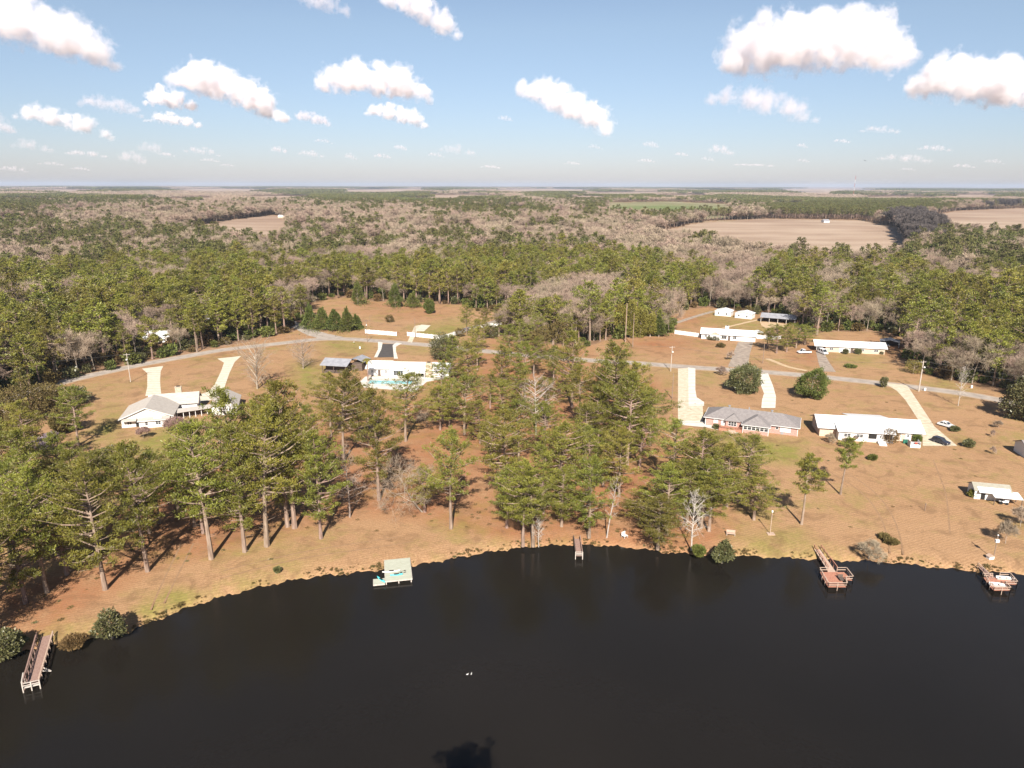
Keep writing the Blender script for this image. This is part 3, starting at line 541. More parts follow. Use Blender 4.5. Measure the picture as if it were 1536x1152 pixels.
# ------------------------------------------------------------------ the lakeside grove: (base px, base py, crown top py)
ORD = ['first', 'second', 'third', 'fourth', 'fifth', 'sixth', 'seventh', 'eighth', 'ninth', 'tenth', 'eleventh', 'twelfth', 'thirteenth', 'fourteenth', 'fifteenth', 'sixteenth', 'seventeenth', 'eighteenth', 'nineteenth', 'twentieth']
GROVES = [
 ('pines on the lawn above the left wooden dock', 'tall pine on the lawn above the left dock', [(-70,985,800),(-25,955,775),(38,905,742),(100,862,725),(-45,925,760),(-12,905,740),(20,850,690),(70,889,700),(158,884,688),(221,857,664)]),
 ('pines in the thicket left of the grey roofed house', 'pine in the thicket at the left edge', [(-30,790,650),(15,775,628),(57,795,645),(100,765,650),(90,835,720),(150,820,715),(130,800,672),(50,715,600),(-20,720,605),(118,668,583)]),
 ('pines below the grey roofed white house', 'pine directly below the grey roofed white house', [(165,780,675),(200,765,668),(240,785,676),(268,770,668),(225,800,695),(305,800,675),(292,790,672),(318,838,634)]),
 ('pines between the left house and the swimming pool', 'pine between the left white house and the pool', [(355,770,586),(368,828,640),(390,745,603),(400,820,610),(432,790,600),(443,792,572),(482,808,650),(515,692,556),(540,660,570),(497,655,560),(465,700,610),(415,700,590),]),
 ('pines below the swimming pool', 'pine on the slope below the pool', [(569,750,584),(609,662,560),(637,768,700),(676,793,644)]),
 ('pines in the middle grove', 'pine in the grove right of the pool', [(662,605,540),(674,640,570),(697,652,562),(703,590,512),(735,612,560),(752,632,572),(752,585,518),(757,755,612),(782,622,545),(787,600,512),(765,543,486),(720,665,600),(735,700,625),(680,578,503),(716,556,490),(660,645,578),(800,566,505)]),
 ('pines rooted behind the little dock', 'pine on the shore bank left of the little dock', [(760,792,700),(785,819,692),(800,819,705),(815,770,668),(839,755,630),(842,790,700),(818,705,602),(778,700,598)]),
 ('pines in the right part of the grove', 'pine in the cluster above the little dock', [(830,575,520),(858,611,498),(840,705,640),(878,690,605),(897,683,580),(897,640,560),(925,672,513),(940,700,560),(883,806,684),(928,745,640),(950,665,545),(960,700,610),(905,730,650),(870,650,548),(912,612,535),(935,630,562),(975,668,585),(885,735,640),(820,640,565)]),
 ('pines at the shore below the brick house', 'pine at the shore below the brick house', [(975,790,735),(1000,800,697),(1008,745,632),(1030,785,690),(1045,770,648),(1052,793,690),(1064,797,712),(1090,760,665),(1116,758,655),(1130,780,716),(1070,740,652)]),
 ('pines on the open lawn right of the grove', 'lone pine with thin crown on the open lawn', [(1202,787,680),(1261,742,657)]),
]
def pine_at(px, py, ty, k, label, group, meshes=PN, wf=1.0, cat='pine tree'):
    if px < 560 and meshes is PN: meshes = [PN[2], PN[5], PN[0], PN[4], PN[6], PN[5], PN[1]]
    x, y = P(px, py, 0); H = height_to(x, y, 0, ty); H = max(H, 9); s = H/25.0
    lx = max(0.66, min(1.1, 0.30+0.66*s))*(0.92+0.2*((k*37) % 10)/10)*wf
    return plant('pine_tree', meshes[k % len(meshes)], label, cat, x, y, 0, (lx, lx, s), (k*1.7) % 6.28, group)
fg_xy = []
k = 0
for gname, base, lst in GROVES:
    for i, (px, py, ty) in enumerate(sorted(lst)):
        if len(lst) == 2: lab = ['lone thin pine with a lopsided crown above the lamp post on the lawn', 'small upright pine on the dry lawn nearest the white roofed house'][i]
        else: lab = '%s, %s from the left' % (base, ORD[i])
        pine_at(px, py, ty, k, lab, gname if len(lst) > 2 else 'pines on the open lawn', meshes=PN if px < 1150 else [PL], wf=(1.05 if px < 560 else 1.08 if px < 970 else 1.25) if px < 1150 else 0.98); fg_xy.append(P(px, py)); k += 1
NFG = k

# pines and oaks round the houses north of the road
for i, (px, py, ty) in enumerate([(1150,523,494),(1165,530,488),(1180,528,486),(1194,522,487),(1207,517,489)]):
    pine_at(px, py, ty, k, 'bushy pine between the two ranch houses, %s from the left' % ORD[i], 'pines between the ranch houses', PN, 1.25); k += 1
for i, (px, py, ty) in enumerate([(726,512,462),(748,505,455),(790,510,462),(805,528,470),(815,505,450),(845,520,470),(868,515,452),(700,503,455),(770,498,450),(828,500,455),(858,505,462),(780,530,480),(715,530,478),(900,512,462)]):
    pine_at(px, py, ty, k, 'pine north of the road near the fenced lane, %s from the left' % ORD[i], 'pines between road and lane', PN); k += 1
# bare trees
def bare_at(px, py, ty, mesh, label, H0=14.0, sx=1.0, rz=0.0, group=None, name='bare_tree', cat='bare tree'):
    x, y = P(px, py, 0); H = max(1.2, height_to(x, y, 0, ty)); s = H/H0; return plant(name, mesh, label, cat, x, y, 0, (s*sx, s*sx, s), rz, group)
gb = 'bare trees in the grove'
bare_at(524,776,668, BP[0], 'bare grey tree with drooping twigs on the slope below the pool', sx=0.9, group=gb)
bare_at(803,652,565, BP[1], 'pale bare tree alone on the red pine straw in the grove', sx=1.1, group=gb)
bare_at(911,805,715, spire_meshes(67, bark='whitebark', tw='twig', lean=0.14, RAD=2.6, nl=18, cb=0.3), 'leaning white bare tree right of the little dock', sx=0.8, group=gb)
bare_at(1037,824,737, BW, 'white bare tree at the water below the brick house', sx=0.95, group=gb)
bare_at(634,768,688, bare_meshes(68, 14, 5, 1.0, bark='greybark', tw='twig', twigK=2, lean=-0.75, clear=0.12, r0=0.22), 'fallen looking bare tree with long white limbs left of its stump', sx=0.85, rz=0.4, group=gb)
bare_at(808,820,775, BW, 'small white bare sapling at the water left of the little dock', sx=0.8, group=gb)
bare_at(640,640,600, BN[1], 'thin bare tree in the grove just below the pool patio', sx=0.8, group=gb)
bare_at(387,583,514, spire_meshes(162, bark='greybark', tw='twig', up=0.85, RAD=5.0, nl=46, cb=0.06, tww=0.035), 'broad bare tree between the curved driveway and the barn', sx=1.15, group='bare trees on the lawns')
bare_at(455,553,509, spire_meshes(163, bark='greybark', tw='twig', up=0.7, RAD=5.0, nl=44, cb=0.06, tww=0.05), 'dense bare tree left of the grey roofed barn', sx=1.2, group='bare trees on the lawns')
bare_at(1437,609,550, BW, 'thin white barked bare tree beside the road at the right', sx=0.6, group='bare trees on the lawns')
bare_at(830,545,480, bare_meshes(69, 14, 5, 0.85, tw='brownleaf', twigK=4, tl=0.6, tww=0.22), 'brown leaved oak beside the road in the middle of the picture', sx=1.1, name='oak_tree', cat='oak tree')
bare_at(1081,562,548, BS, 'small dark bare shrub at the roadside left of the round magnolia', 3.0, 1.3, name='bare_shrub', cat='shrub')
bare_at(1303,838,808, BS, 'pale leaning bare shrub on the bank right of the red dock', 3.0, 1.2, name='bare_shrub', cat='shrub')
for i, (px, py, ty, sx, lab) in enumerate([(1244,664,648,1.0,'grey bare shrub between the brick and the white roofed house'),(1268,672,655,1.0,'brown bare shrub at the left end of the white roofed house'),(1283,662,652,0.8,'small bare shrub hugging the side of the white roofed house'),
        (1497,642,629,1.0,'topmost small bare sapling on the right lawn'),(1488,655,643,0.6,'thin sapling in the middle of the row on the right lawn'),(1488,681,668,0.7,'lowest sapling of the row on the right lawn'),(1530,790,758,0.9,'bare twiggy shrub beside the shed with lean-to'),(1508,815,778,0.8,'bare brush in front of the shed lean-to'),(1096,540,525,0.8,'thin bare shrub beside the stained driveway')]):
    bare_at(px, py, ty, BS, lab, 3.0, sx, i*1.3, name='bare_shrub', cat='shrub')
for px, py, ty, sx, lab in [(262,650,626,1.1,'reddish bare shrub in front of the breezeway'),(284,648,630,0.9,'reddish bare shrub in front of the left garage wall'),(215,658,640,0.9,'dark red shrub at the corner of the left white house')]:
    bare_at(px, py, ty, BR, lab, 3.0, sx, name='red_shrub', cat='shrub')
bare_at(72,682,648, BL, 'pale lilac blossoming tree in the thicket at the left', 7.0, 0.9, name='blossom_tree', cat='blossoming tree')
# evergreen broadleaf trees, cedars, bushes
def round_at(px, py, rpx, ty, seed, label, m='glossleaf', conical=False, n=5200, leaf=0.34, cat='tree', name='round_tree', group=None, fill=0.25, sq=1.0):
    x, y = P(px, py, 0); H = max(0.8, height_to(x, y, 0, ty)); depth = y*cP+CAM_H*sP; Rr = rpx/FPX*depth
    return plant(name, round_meshes(seed, Rr, H, 0.1, n, leaf, m, conical, trunk=min(0.3, H*0.05), fill=fill), label, cat, x, y, 0, (1, sq, 1), 0, group)
round_at(1114,588,24,547,1,'big round grey green magnolia on the lawn behind the brick house', n=9000, leaf=0.40, name='magnolia_tree')
round_at(1216,597,23,553,2,'round bright green tree behind the white roofed house', 'cedar', n=9000, leaf=0.36, name='evergreen_tree')
round_at(1540,632,32,567,3,'large dark magnolia cut off by the right edge', n=9000, leaf=0.5, name='magnolia_tree')
round_at(666,540,20,500,4,'dark green live oak at the right end of the pool house', n=6500, leaf=0.38, name='live_oak', fill=0.6)
ce = 'cedars along the back of the red field'
for i, (px, py, rp, ty, cn, lab) in enumerate([(537,457,13,424,True,'olive conical cedar at the left of the row behind the red field'),(593,461,14,428,True,'large round cedar behind the red field'),(619,461,11,438,True,'smaller round cedar next to the large one behind the red field'),(644,470,7.5,450,False,'small lollipop tree standing forward in the red field')]):
    round_at(px, py, rp, ty, 10+i, lab, 'cedar', cn, 4500, 0.45, name='cedar_tree', cat='cedar tree', group=ce)
cg = 'dark cedars clumped beside the road junction'
for i, (px, py, rp, ty, lab) in enumerate([(466,494,13,458,'dark cedar at the left of the clump by the junction'),(484,495,14,462,'dark cedar second from the left in the clump by the junction'),(503,496,13,464,'dark cedar third from the left in the clump by the junction'),(522,497,12,463,'dark cedar at the right end of the clump by the junction'),(535,493,8,472,'low shrub behind the white fence at the clump end')]):
    round_at(px, py, rp, ty, 20+i, lab, 'cedar', True, 4500, 0.5, name='cedar_tree', cat='cedar tree', group=cg)
vi = 'vine covered trees at the edge of the wood'
for i, (px, py, rp, ty) in enumerate([(930,507,9,455),(945,507,9,452),(960,506,10,458),(975,505,8,470)]):
    round_at(px, py, rp, ty, 30+i, 'yellow green vine covered tree on the verge, %s from the left' % ORD[i], 'vine', False, 3500, 0.5, name='vine_covered_tree', group=vi, fill=0.5)
round_at(988,505,9,472,35,'dark green cedar right of the vine covered trees','cedar',True,3500,0.45,name='cedar_tree',cat='cedar tree')
round_at(736,507,11,488,36,'dark bush in the corner between lane and road','glossleaf',False,2500,0.4,name='bush',cat='bush')
bt = 'brown thicket at the left edge'
for i, (px, py, rp, ty, mm) in enumerate([(10,640,34,585,'brownleaf'),(48,632,30,572,'brownleaf'),(85,615,28,575,'brownleaf'),(112,605,20,577,'glossleaf'),(30,680,34,622,'brownleaf'),(-35,660,34,600,'brownleaf'),(95,650,22,612,'brownleaf'),(75,722,22,690,'brownleaf'),(155,700,20,672,'glossleaf')]):
    round_at(px, py, rp, ty, 40+i, 'brown vine tangled thicket tree left of the driveway, %s in the row' % ORD[i], mm, False, 4200, 0.42, name='thicket_tree', group=bt, fill=0.75)
pine_at(986, 824, 742, 5, 'low bright green pine leaning over the water right of the little dock', None, [PN[5]], 1.25)
bs = 'bushes along the shore'
for i, (px, py, rp, ty, mm, lab) in enumerate([(168,956,20,918,'glossleaf','round green bush on the shore right of the left dock'),(1083,843,14,813,'glossleaf','large bush leaning over the water below the brick house'),(1047,834,9,820,'cedar','small bush at the foot of the white bare tree'),(8,985,22,950,'glossleaf','dark bush at the shore in the left corner'),(24,972,15,952,'glossleaf','low bush tangled beside the left dock'),(112,968,16,957,'brownleaf','low brown brush on the bank right of the left dock')]):
    round_at(px, py, rp, ty, 60+i, lab, mm, False, 2600, 0.30, name='bush', cat='bush', group=bs, fill=0.5)
for i, (px, py, rp, ty, mm, lab) in enumerate([(1334,664,13,645,'brownleaf','olive bush against the tan brick wall of the white roofed house'),(1308,689,7,683,'cedar','low green bush on the lawn below the white roofed house'),(1452,671,7,660,'glossleaf','round brown bush on the dry lawn right of the driveway'),(1432,647,6,640,'glossleaf','low bush beside the white car'),(1459,745,6.5,735,'vine','yellow green bush beside the shed'),(1074,643,4,637,'glossleaf','dark bush at the brick house patio'),(1325,581,5,566,'glossleaf','tiny dark tree on the lawn behind the white roofed house'),(1375,664,5,652,'cedar','dark bush at the end of the white roofed house'),
        (1268,531,3.5,524,'glossleaf','small bush left of the porch of the tan ranch house'),(1287,531,4.5,523,'glossleaf','bush right of the porch of the tan ranch house'),(1322,531,5,526,'glossleaf','round bush at the right end of the tan ranch house'),(1070,510,9,505,'glossleaf','low bushes along the front of the white ranch house'),(1081,521,6,515,'brownleaf','brown shrub on the lawn of the white ranch house'),(1276,551,8,547,'cedar','low green mound on the lawn of the tan ranch house'),(1370,560,12,540,'vine','bright green bush at the wood edge by the utility pole'),(585,483,7,473,'brownleaf','brown bush in the red field'),(1326,808,7,802,'brownleaf','dark brush pile on the bank right of the red dock'),(416,858,3.5,853,'glossleaf','small dark tuft on the lawn near the shore'),(212,541,8,530,'glossleaf','bush at the wood edge above the left driveway'),(690,505,7,492,'brownleaf','russet bush left of the fenced lane'),(1336,816,9,809,'brownleaf','second dark brush pile on the right bank')]):
    round_at(px, py, rp, ty, 80+i, lab, mm, False, 1400, 0.30, name='bush', cat='bush', fill=0.5)
def palm(px, py, ty):
    x, y = P(px, py); H = height_to(x, y, 0, ty); t = thing('palm_tree', 'palm with arching fronds beside the swimming pool', 'palm tree', (x, y, 0))
    mb = MB(); mb.tube([(0, 0, -0.1), (0.1, 0, H*0.45), (0, 0, H*0.82)], [0.28, 0.2, 0.22], 8); mb.build('trunk', M['bark'], t)
    f = MB(); r = random.Random(3)
    for i in range(26):
        a = i*2.4; el = r.uniform(-0.2, 1.1); L = r.uniform(1.9, 2.6); p0 = Vector((0, 0, H*0.82)); pts = []
        for s in range(6):
            u = s/5; pts.append(p0+Vector((math.cos(a)*math.cos(el)*L*u, math.sin(a)*math.cos(el)*L*u, math.sin(el)*L*u-1.3*u*u*L*0.5)))
        n = Vector((-math.sin(a), math.cos(a), 0))
        for s in range(5):
            for sg in (-1, 1):
                w1 = 0.5*math.sin(math.pi*(s/5*0.8+0.15)); q = pts[s]+n*sg*w1-Vector((0, 0, 0.22*w1)); f.add([pts[s], pts[s+1], q+(pts[s+1]-pts[s])*0.9, q+(pts[s+1]-pts[s])*0.35], [(0, 1, 2, 3)])
    f.build('crown', M['vine'], t)
palm(552, 572, 533)
# ------------------------------------------------------------------ woods beyond the road
XC = 32
ROWS = {  # canopy map of the photograph, 48 cells of 32 px: P pine, B bare, M mixed, D dark bare, L pine plantation, . open
 284: 'MMMMMMMMMMMMPPMMMMMMMMMMMMMMMMMMMMMMPPPPPPPPPPPP',
 290: 'PPPBBMMMMBBBMPPPPPPPPMMBBMMMMMMPPPPPPPPPMMPPPPMM',
 297: 'PPPPPPPPPBMBBPPPPPPPPPPBBBPPPPPPPPPPPPPPPPPPPPPB',
 304: 'PPPMPMMMBBBBBBBPPPPPPPPPPBBMPP.....LLLLLLLLLBBPD',
 311: 'PPPMMBBBBBBBBBBBBMBBPPPPPMBPPM....BMLLLLLLLLLBDP',
 318: 'PPMBBBBBBBMBBBBBBBBBBMPPPPBPMMBPPPBBLLLLLLLBB..B',
 326: 'PPBBBBBBBBMMMBBBMBBBBBBPBBBPBMPPB.MBLLLLLBDDMMBB',
 334: 'PPPBBBBB..MMBBBBMPBBMBBBBBBBBBBBB.........DDMMM.',
 342: 'PPPPPPPBMPPPPMBBMMBBBPBBBBBBBBBBBB........DDBBPB',
 350: 'PPPPPPPPPPPPPMPPPMBBBPBBBBBBBBBBBMMPPM...DDDPPPP',
 358: 'PPPPPBPPPPPPMMMMPMBBPPPPBMPBBBBBBMMMBBMMPPPPPPPP',
 366: 'BPPPPPBBBBBBMMPPPPBBMPPPMPPPBBBBBMBBPBBPPPPPPPPP',
 374: 'BPMPPPBPPPPBBPPPPMBBMPPPPPBPMBBBBBBBBBBPPPMPPPPP',
 384: 'PPMPPPBPPPPPMPPPPPPBPPPPPPPPMPBBBBBBPPBPPBPPPPPP',
 394: 'PPMPPPPPPPPPPPPPPPPPPPPPPPPPPPPPPPBBPPMPPMPPBPPP',
 406: 'PPPPPPPPPPPPPBPPPPPPPPPPPPPMPPPPPPBBPPBBPPPPMBPP',
 420: 'PPPPPPPPPPPPPBBPPPPPPPPPPPPPPMPMPBBBPPBBPPBPPBMP',
 440: 'PPPPPPPPPPPPPBPPPPPPPPPPPPPBPPBPPBBBPPBPPPBPPPPP',
 465: 'PPPPPPPPPPPPPPPPPPPPPPPPMPPBMPBMPPBBPPPPBPPPMPPP',
 495: 'PPPPPPPPPPPPPPPPPPPPPPMPPBMMMMBMPPPPPPPPMPMBPPMP',
 530: 'PPMPPMPPPPPPPPPPPPPPPPMMMMMMMMMMMMPPPPPPMPBBMMPM',
 570: 'PMPMMMMMPPPPPPPPPPPPPPPPPPPPPPPPPPPPPPPPMMBMMBMM'}
rk = np.array(sorted(ROWS)); rowarr = np.array([[ord(c) for c in ROWS[k_][:48].ljust(48, 'M')] for k_ in rk])
def canopy(x, y, z, r):
    qx, qy = Q(x, y, z+13.0)
    qx = qx+r.normal(size=len(x))*9; qy = qy+r.normal(size=len(x))*(1.0+(np.maximum(qy, 280)-280)*0.03)
    ci = np.clip((qx/XC).astype(int), 0, 47)
    wrapped = (qx < 0) | (qx > 1536)
    ci = np.where(wrapped, (np.abs(qx).astype(int)//XC) % 48, ci)
    ri = np.clip(np.searchsorted((rk[1:]+rk[:-1])/2, qy), 0, len(rk)-1)
    return rowarr[ri, ci]
def scatter(r0, r1, a0, a1, sp, r, jit=0.45):
    pts = []
    xs = np.arange(-r1*math.sin(a1), r1*math.sin(a1), sp); ys = np.arange(r0*0.6, r1, sp)
    xx, yy = np.meshgrid(xs, ys); xx = xx.ravel()+r.uniform(-jit, jit, xx.size)*sp; yy = yy.ravel()+r.uniform(-jit, jit, yy.size)*sp
    rad = np.hypot(xx, yy); an = np.arctan2(xx, yy); m = (rad >= r0) & (rad < r1) & (an > a0) & (an < a1); return xx[m], yy[m]
def open_ground(x, y, z):
    px, py = Q(x, y, z); o = in_poly(px, py, OPEN)
    for f in FIELD: o |= in_poly(px, py, f)
    return o
WA = R_(47)
x1, y1 = scatter(215, 720, -WA, WA, 7.4, rng); x2, y2 = scatter(720, 2300, -R_(43), R_(43), 9.0, rng)
wx = np.concatenate([x1, x2]); wy = np.concatenate([y1, y2]); wz = terr(wx, wy)
ok = ~open_ground(wx, wy, wz)
# keep trees clear of the roads and the small far houses
FARH = [  # far buildings: px, py (ground), width m, depth m, rotation, wall, roof, label
 (585,368,26,10,0.1,'wwall','wroof','long white building half hidden in the far bare wood'),(605,372,14,8,-0.2,'wwall','groof','small white house right of the long white far building'),
 (937,330,14,10,0.0,'wwall','wroof','bright white barn before the green far field'),(1240,334,13,9,0.1,'wwall','mroof','grey roofed farm shed at the far edge of the brown field'),
 (425,327,26,12,0.0,'tbrick','wroof','pale roofed farm house beyond the left pasture'),(452,329,20,10,0.2,'wwall','wroof','low white barn right of the far farm house'),
 (912,404,14,9,0.1,'wwall','mroof','pale blue roofed house in the wood right of centre'),(826,401,12,8,0.1,'wwall','mroof','pale roof among the pines near the centre'),(818,425,12,7,-0.1,'wwall','mroof','small grey roofed cottage in the pines near the centre'),
 (235,515,15,9,0.2,'wwall','wroof','white cottage glimpsed between the trunks left of the junction'),(318,486,15,9,0.1,'tbrick','mroof','tan house glimpsed through the pines behind the left road'),(35,412,16,9,0.0,'wwall','wroof','white house glimpsed in the wood at the far left'),
 (1277,418,15,9,0.0,'wwall','mroof','white house glimpsed in the wood right of centre'),(1430,492,14,9,0.1,'tbrick','mroof','tan shed glimpsed in the wood at the right'),(1504,443,14,9,-0.2,'wwall','mroof','grey roofed house glimpsed in the wood at the far right'),(72,387,16,9,0.0,'darkwood','mroof','dark barn in the far left wood'),(788,364,18,9,0.0,'wwall','wroof','low white building in the far bare wood near the centre'),(664,353,18,9,0.1,'wwall','mroof','pale far building above the wood left of centre')]
ROADL = [[(475,502),(452,492),(425,478),(390,468),(330,462)], [(670,505),(692,496),(715,489),(740,484),(765,475),(792,463),(810,452)]]
for pl in ROADL:
    w = np.array([P(a, b) for a, b in pl])
    for i in range(len(w)-1):
        d = w[i+1]-w[i]; L2 = (d**2).sum(); t = np.clip(((wx-w[i, 0])*d[0]+(wy-w[i, 1])*d[1])/L2, 0, 1)
        ok &= np.hypot(wx-w[i, 0]-t*d[0], wy-w[i, 1]-t*d[1]) > 6
fh = []
for f in FARH:
    gx, gy, gz = G(f[0], f[1]); fh.append((gx, gy, gz))
    dx = wx-gx; dy = wy-gy; ok &= ~((np.abs(dx) < f[2]*0.6) & (dy > -26) & (dy < 9))
wx, wy, wz = wx[ok], wy[ok], wz[ok]
ty_ = canopy(wx, wy, wz, rng); u = rng.random(len(wx))
kind = np.full(len(wx), 'P')
kind[ty_ == ord('B')] = 'B'; kind[ty_ == ord('D')] = 'D'
kind[(ty_ == ord('B')) & (u < 0.05)] = 'P'; kind[(ty_ == ord('P')) & (u < 0.15)] = 'B'; kind[(ty_ == ord('M')) & (u < 0.55)] = 'B'
cn = np.sin(wx*0.021+0.6)*np.sin(wy*0.017+1.1)+0.7*np.sin(wx*0.043-wy*0.031)+rng.normal(size=len(wx))*0.22
kind[(ty_ == ord('P')) & (cn > 0.80)] = 'B'; kind[(ty_ == ord('B')) & (cn < -1.15)] = 'P'
keep = ty_ != ord('.'); keep &= ~((kind == 'P') & (rng.random(len(wx)) < 0.16))
wx, wy, wz, kind, ty_ = wx[keep], wy[keep], wz[keep], kind[keep], ty_[keep]
dist0 = np.hypot(wx, wy)
hgt = np.where(kind == 'P', rng.normal(20.5, 3.4, len(wx))*np.where(dist0 > 500, 0.9, 1.0), rng.normal(15.0, 2.4, len(wx)))
hgt[ty_ == ord('L')] = 19+rng.random((ty_ == ord('L')).sum())
edge = np.array([False]*len(wx)); 
hgt = np.clip(hgt, 8, 29)
dist = np.hypot(wx, wy)
qx_, qy_ = Q(wx, wy, wz+hgt); inview = (qx_ > -30) & (qx_ < 1566) & (qy_ < 1152)
zones = [(0, 300, 'left of the junction'), (300, 480, 'behind the junction'), (480, 720, 'behind the red field'), (720, 1000, 'beyond the fenced lane'), (1000, 1210, 'behind the white ranch house'), (1210, 1600, 'beyond the tan ranch house')]
is_ind = np.zeros(len(wx), bool)
pi = np.where((kind == 'P') & inview)[0]; pi = pi[np.argsort(dist[pi])][:max(0, 298-k)]; is_ind[pi] = True
bi = np.where((kind == 'B') & inview)[0]; bi = bi[np.argsort(dist[bi])][:270]; is_ind[bi] = True
frontlab = {}
for a_z, b_z, n_z in zones:
    for kd, nm_ in (('P', 'pine'), ('B', 'leafless tree')):
        c_ = [i for i in np.where(is_ind & (kind == kd))[0] if a_z <= qx_[i] < b_z]; c_.sort(key=lambda i: dist[i]); c_ = sorted(c_[:18], key=lambda i: qx_[i])
        for j, i in enumerate(c_): frontlab[int(i)] = '%s front row of the wood %s, %s from left' % (nm_, n_z, ORD[j])
for i in np.where(is_ind)[0]:
    zn = [z_ for a, b_, z_ in zones if a <= qx_[i] < b_] or [zones[0][2] if qx_[i] < 0 else zones[-1][2]]
    fr = frontlab.get(int(i))
    if kind[i] == 'P':
        s = hgt[i]/25; lx = s*rng.uniform(1.05, 1.45)
        plant('pine_tree', PM[i % 5], fr or 'green pine deep in the dense wood '+zn[0], 'pine tree', wx[i], wy[i], wz[i], (lx, lx, s), rng.random()*6.28, 'pines in the dense wood '+zn[0])
    else:
        s = hgt[i]/15; lx = s*rng.uniform(0.8, 1.15)
        plant('bare_tree', BM[i % 3], fr or 'leafless grey tree deep in the dense wood '+zn[0], 'bare tree', wx[i], wy[i], wz[i], (lx, lx, s), rng.random()*6.28, 'bare trees in the dense wood '+zn[0])
# --- the rest of the woods: one instanced "stuff" object per kind of wood
def join_mesh(name, pair):
    vs = []; fq = []; mats = []; mi = []; n0 = 0; loops = []; starts = []; tot = []
    for j, me in enumerate(pair):
        v = np.empty(len(me.vertices)*3, np.float32); me.vertices.foreach_get('co', v); li = np.empty(len(me.loops), np.int32); me.loops.foreach_get('vertex_index', li)
        st = np.empty(len(me.polygons), np.int32); me.polygons.foreach_get('loop_start', st)
        starts.append(st+sum(len(l) for l in loops)); loops.append(li+n0); n0 += len(me.vertices); vs.append(v); mi.append(np.full(len(st), j, np.int32)); mats.append(me.materials[0])
    me = bpy.data.meshes.new(name); v = np.concatenate(vs); l = np.concatenate(loops); st = np.concatenate(starts)
    me.vertices.add(len(v)//3); me.vertices.foreach_set('co', v); me.loops.add(len(l)); me.loops.foreach_set('vertex_index', l)
    me.polygons.add(len(st)); me.polygons.foreach_set('loop_start', st); me.polygons.foreach_set('material_index', np.concatenate(mi))
    for m_ in mats: me.materials.append(m_)
    me.update(calc_edges=True); return me
def instancer(name, src_meshes, x, y, z, sxy, sz, idx, label, cat=None):
    col = bpy.data.collections.new(name+'_shapes')
    for j, me in enumerate(src_meshes): col.objects.link(bpy.data.objects.new('%s_shape_%02d' % (name, j), me))
    n = len(x); me = bpy.data.meshes.new(name); me.vertices.add(n); me.vertices.foreach_set('co', np.stack([x, y, z], 1).astype(np.float32).ravel())
    def att(nm, ty, val):
        a = me.attributes.new(nm, ty, 'POINT'); a.data.foreach_set('vector' if ty == 'FLOAT_VECTOR' else 'value', val.ravel())
    att('pick', 'INT', idx.astype(np.int32)); att('turn', 'FLOAT_VECTOR', np.stack([np.zeros(n), np.zeros(n), rng.random(n)*6.28], 1).astype(np.float32)); att('size', 'FLOAT_VECTOR', np.stack([sxy, sxy, sz], 1).astype(np.float32))
    o = link(bpy.data.objects.new(name, me)); ng = bpy.data.node_groups.new(name, 'GeometryNodeTree')
    ng.interface.new_socket('Geometry', in_out='INPUT', socket_type='NodeSocketGeometry'); ng.interface.new_socket('Geometry', in_out='OUTPUT', socket_type='NodeSocketGeometry')
    N = ng.nodes; L = ng.links; gi = N.new('NodeGroupInput'); go = N.new('NodeGroupOutput'); ip = N.new('GeometryNodeInstanceOnPoints'); ci = N.new('GeometryNodeCollectionInfo')
    ci.inputs['Collection'].default_value = col; ci.inputs['Separate Children'].default_value = True; ci.inputs['Reset Children'].default_value = True
    L.new(gi.outputs[0], ip.inputs['Points']); L.new(ci.outputs[0], ip.inputs['Instance']); ip.inputs['Pick Instance'].default_value = True
    for nm, ty, so in (('pick', 'INT', 'Instance Index'), ('turn', 'FLOAT_VECTOR', 'Rotation'), ('size', 'FLOAT_VECTOR', 'Scale')):
        a = N.new('GeometryNodeInputNamedAttribute'); a.data_type = ty; a.inputs['Name'].default_value = nm; L.new(a.outputs['Attribute'], ip.inputs[so])
    L.new(ip.outputs[0], go.inputs[0]); md = o.modifiers.new('copies', 'NODES'); md.node_group = ng
    tag(o, label, cat, None, 'stuff'); return o
PMJ = [join_mesh('pm%d' % i, p) for i, p in enumerate(PM)]; BMJ = [join_mesh('bm%d' % i, p) for i, p in enumerate(BM)]
FARN = mat('far_needles', (0.085, 0.092, 0.026), 0.7, 0.2, noise=(0.185, 0.178, 0.052), scale=0.4, rand=0.25, transl=0.12)
def farm(pr): pr[1].materials[0] = FARN; return pr
PFJ = [join_mesh('pf%d' % i, farm(pine_meshes(101+i, cb=0.35+0.05*i, RAD=4.9, nl=16, K=6, ln=1.05, wd=0.55, sides=3, csize=1.25))) for i in range(3)]
BFJ = [join_mesh('bf%d' % i, bare_meshes(111+i, 15, 3, 0.7, twigK=8, tl=2.6, tww=0.14, r0=0.2, sides=3)) for i in range(3)]
BDM = mat('dark_twigs', (0.085, 0.07, 0.065), 0.9, 0.1, noise=(0.13, 0.11, 0.10), scale=0.3)
bd = bare_meshes(121, 15, 3, 0.7, twigK=14, tl=2.6, tww=0.25, r0=0.2, sides=3); bd[1].materials[0] = BDM; BDJ = [join_mesh('bd', bd)]
rest = ~is_ind; near = dist < 620
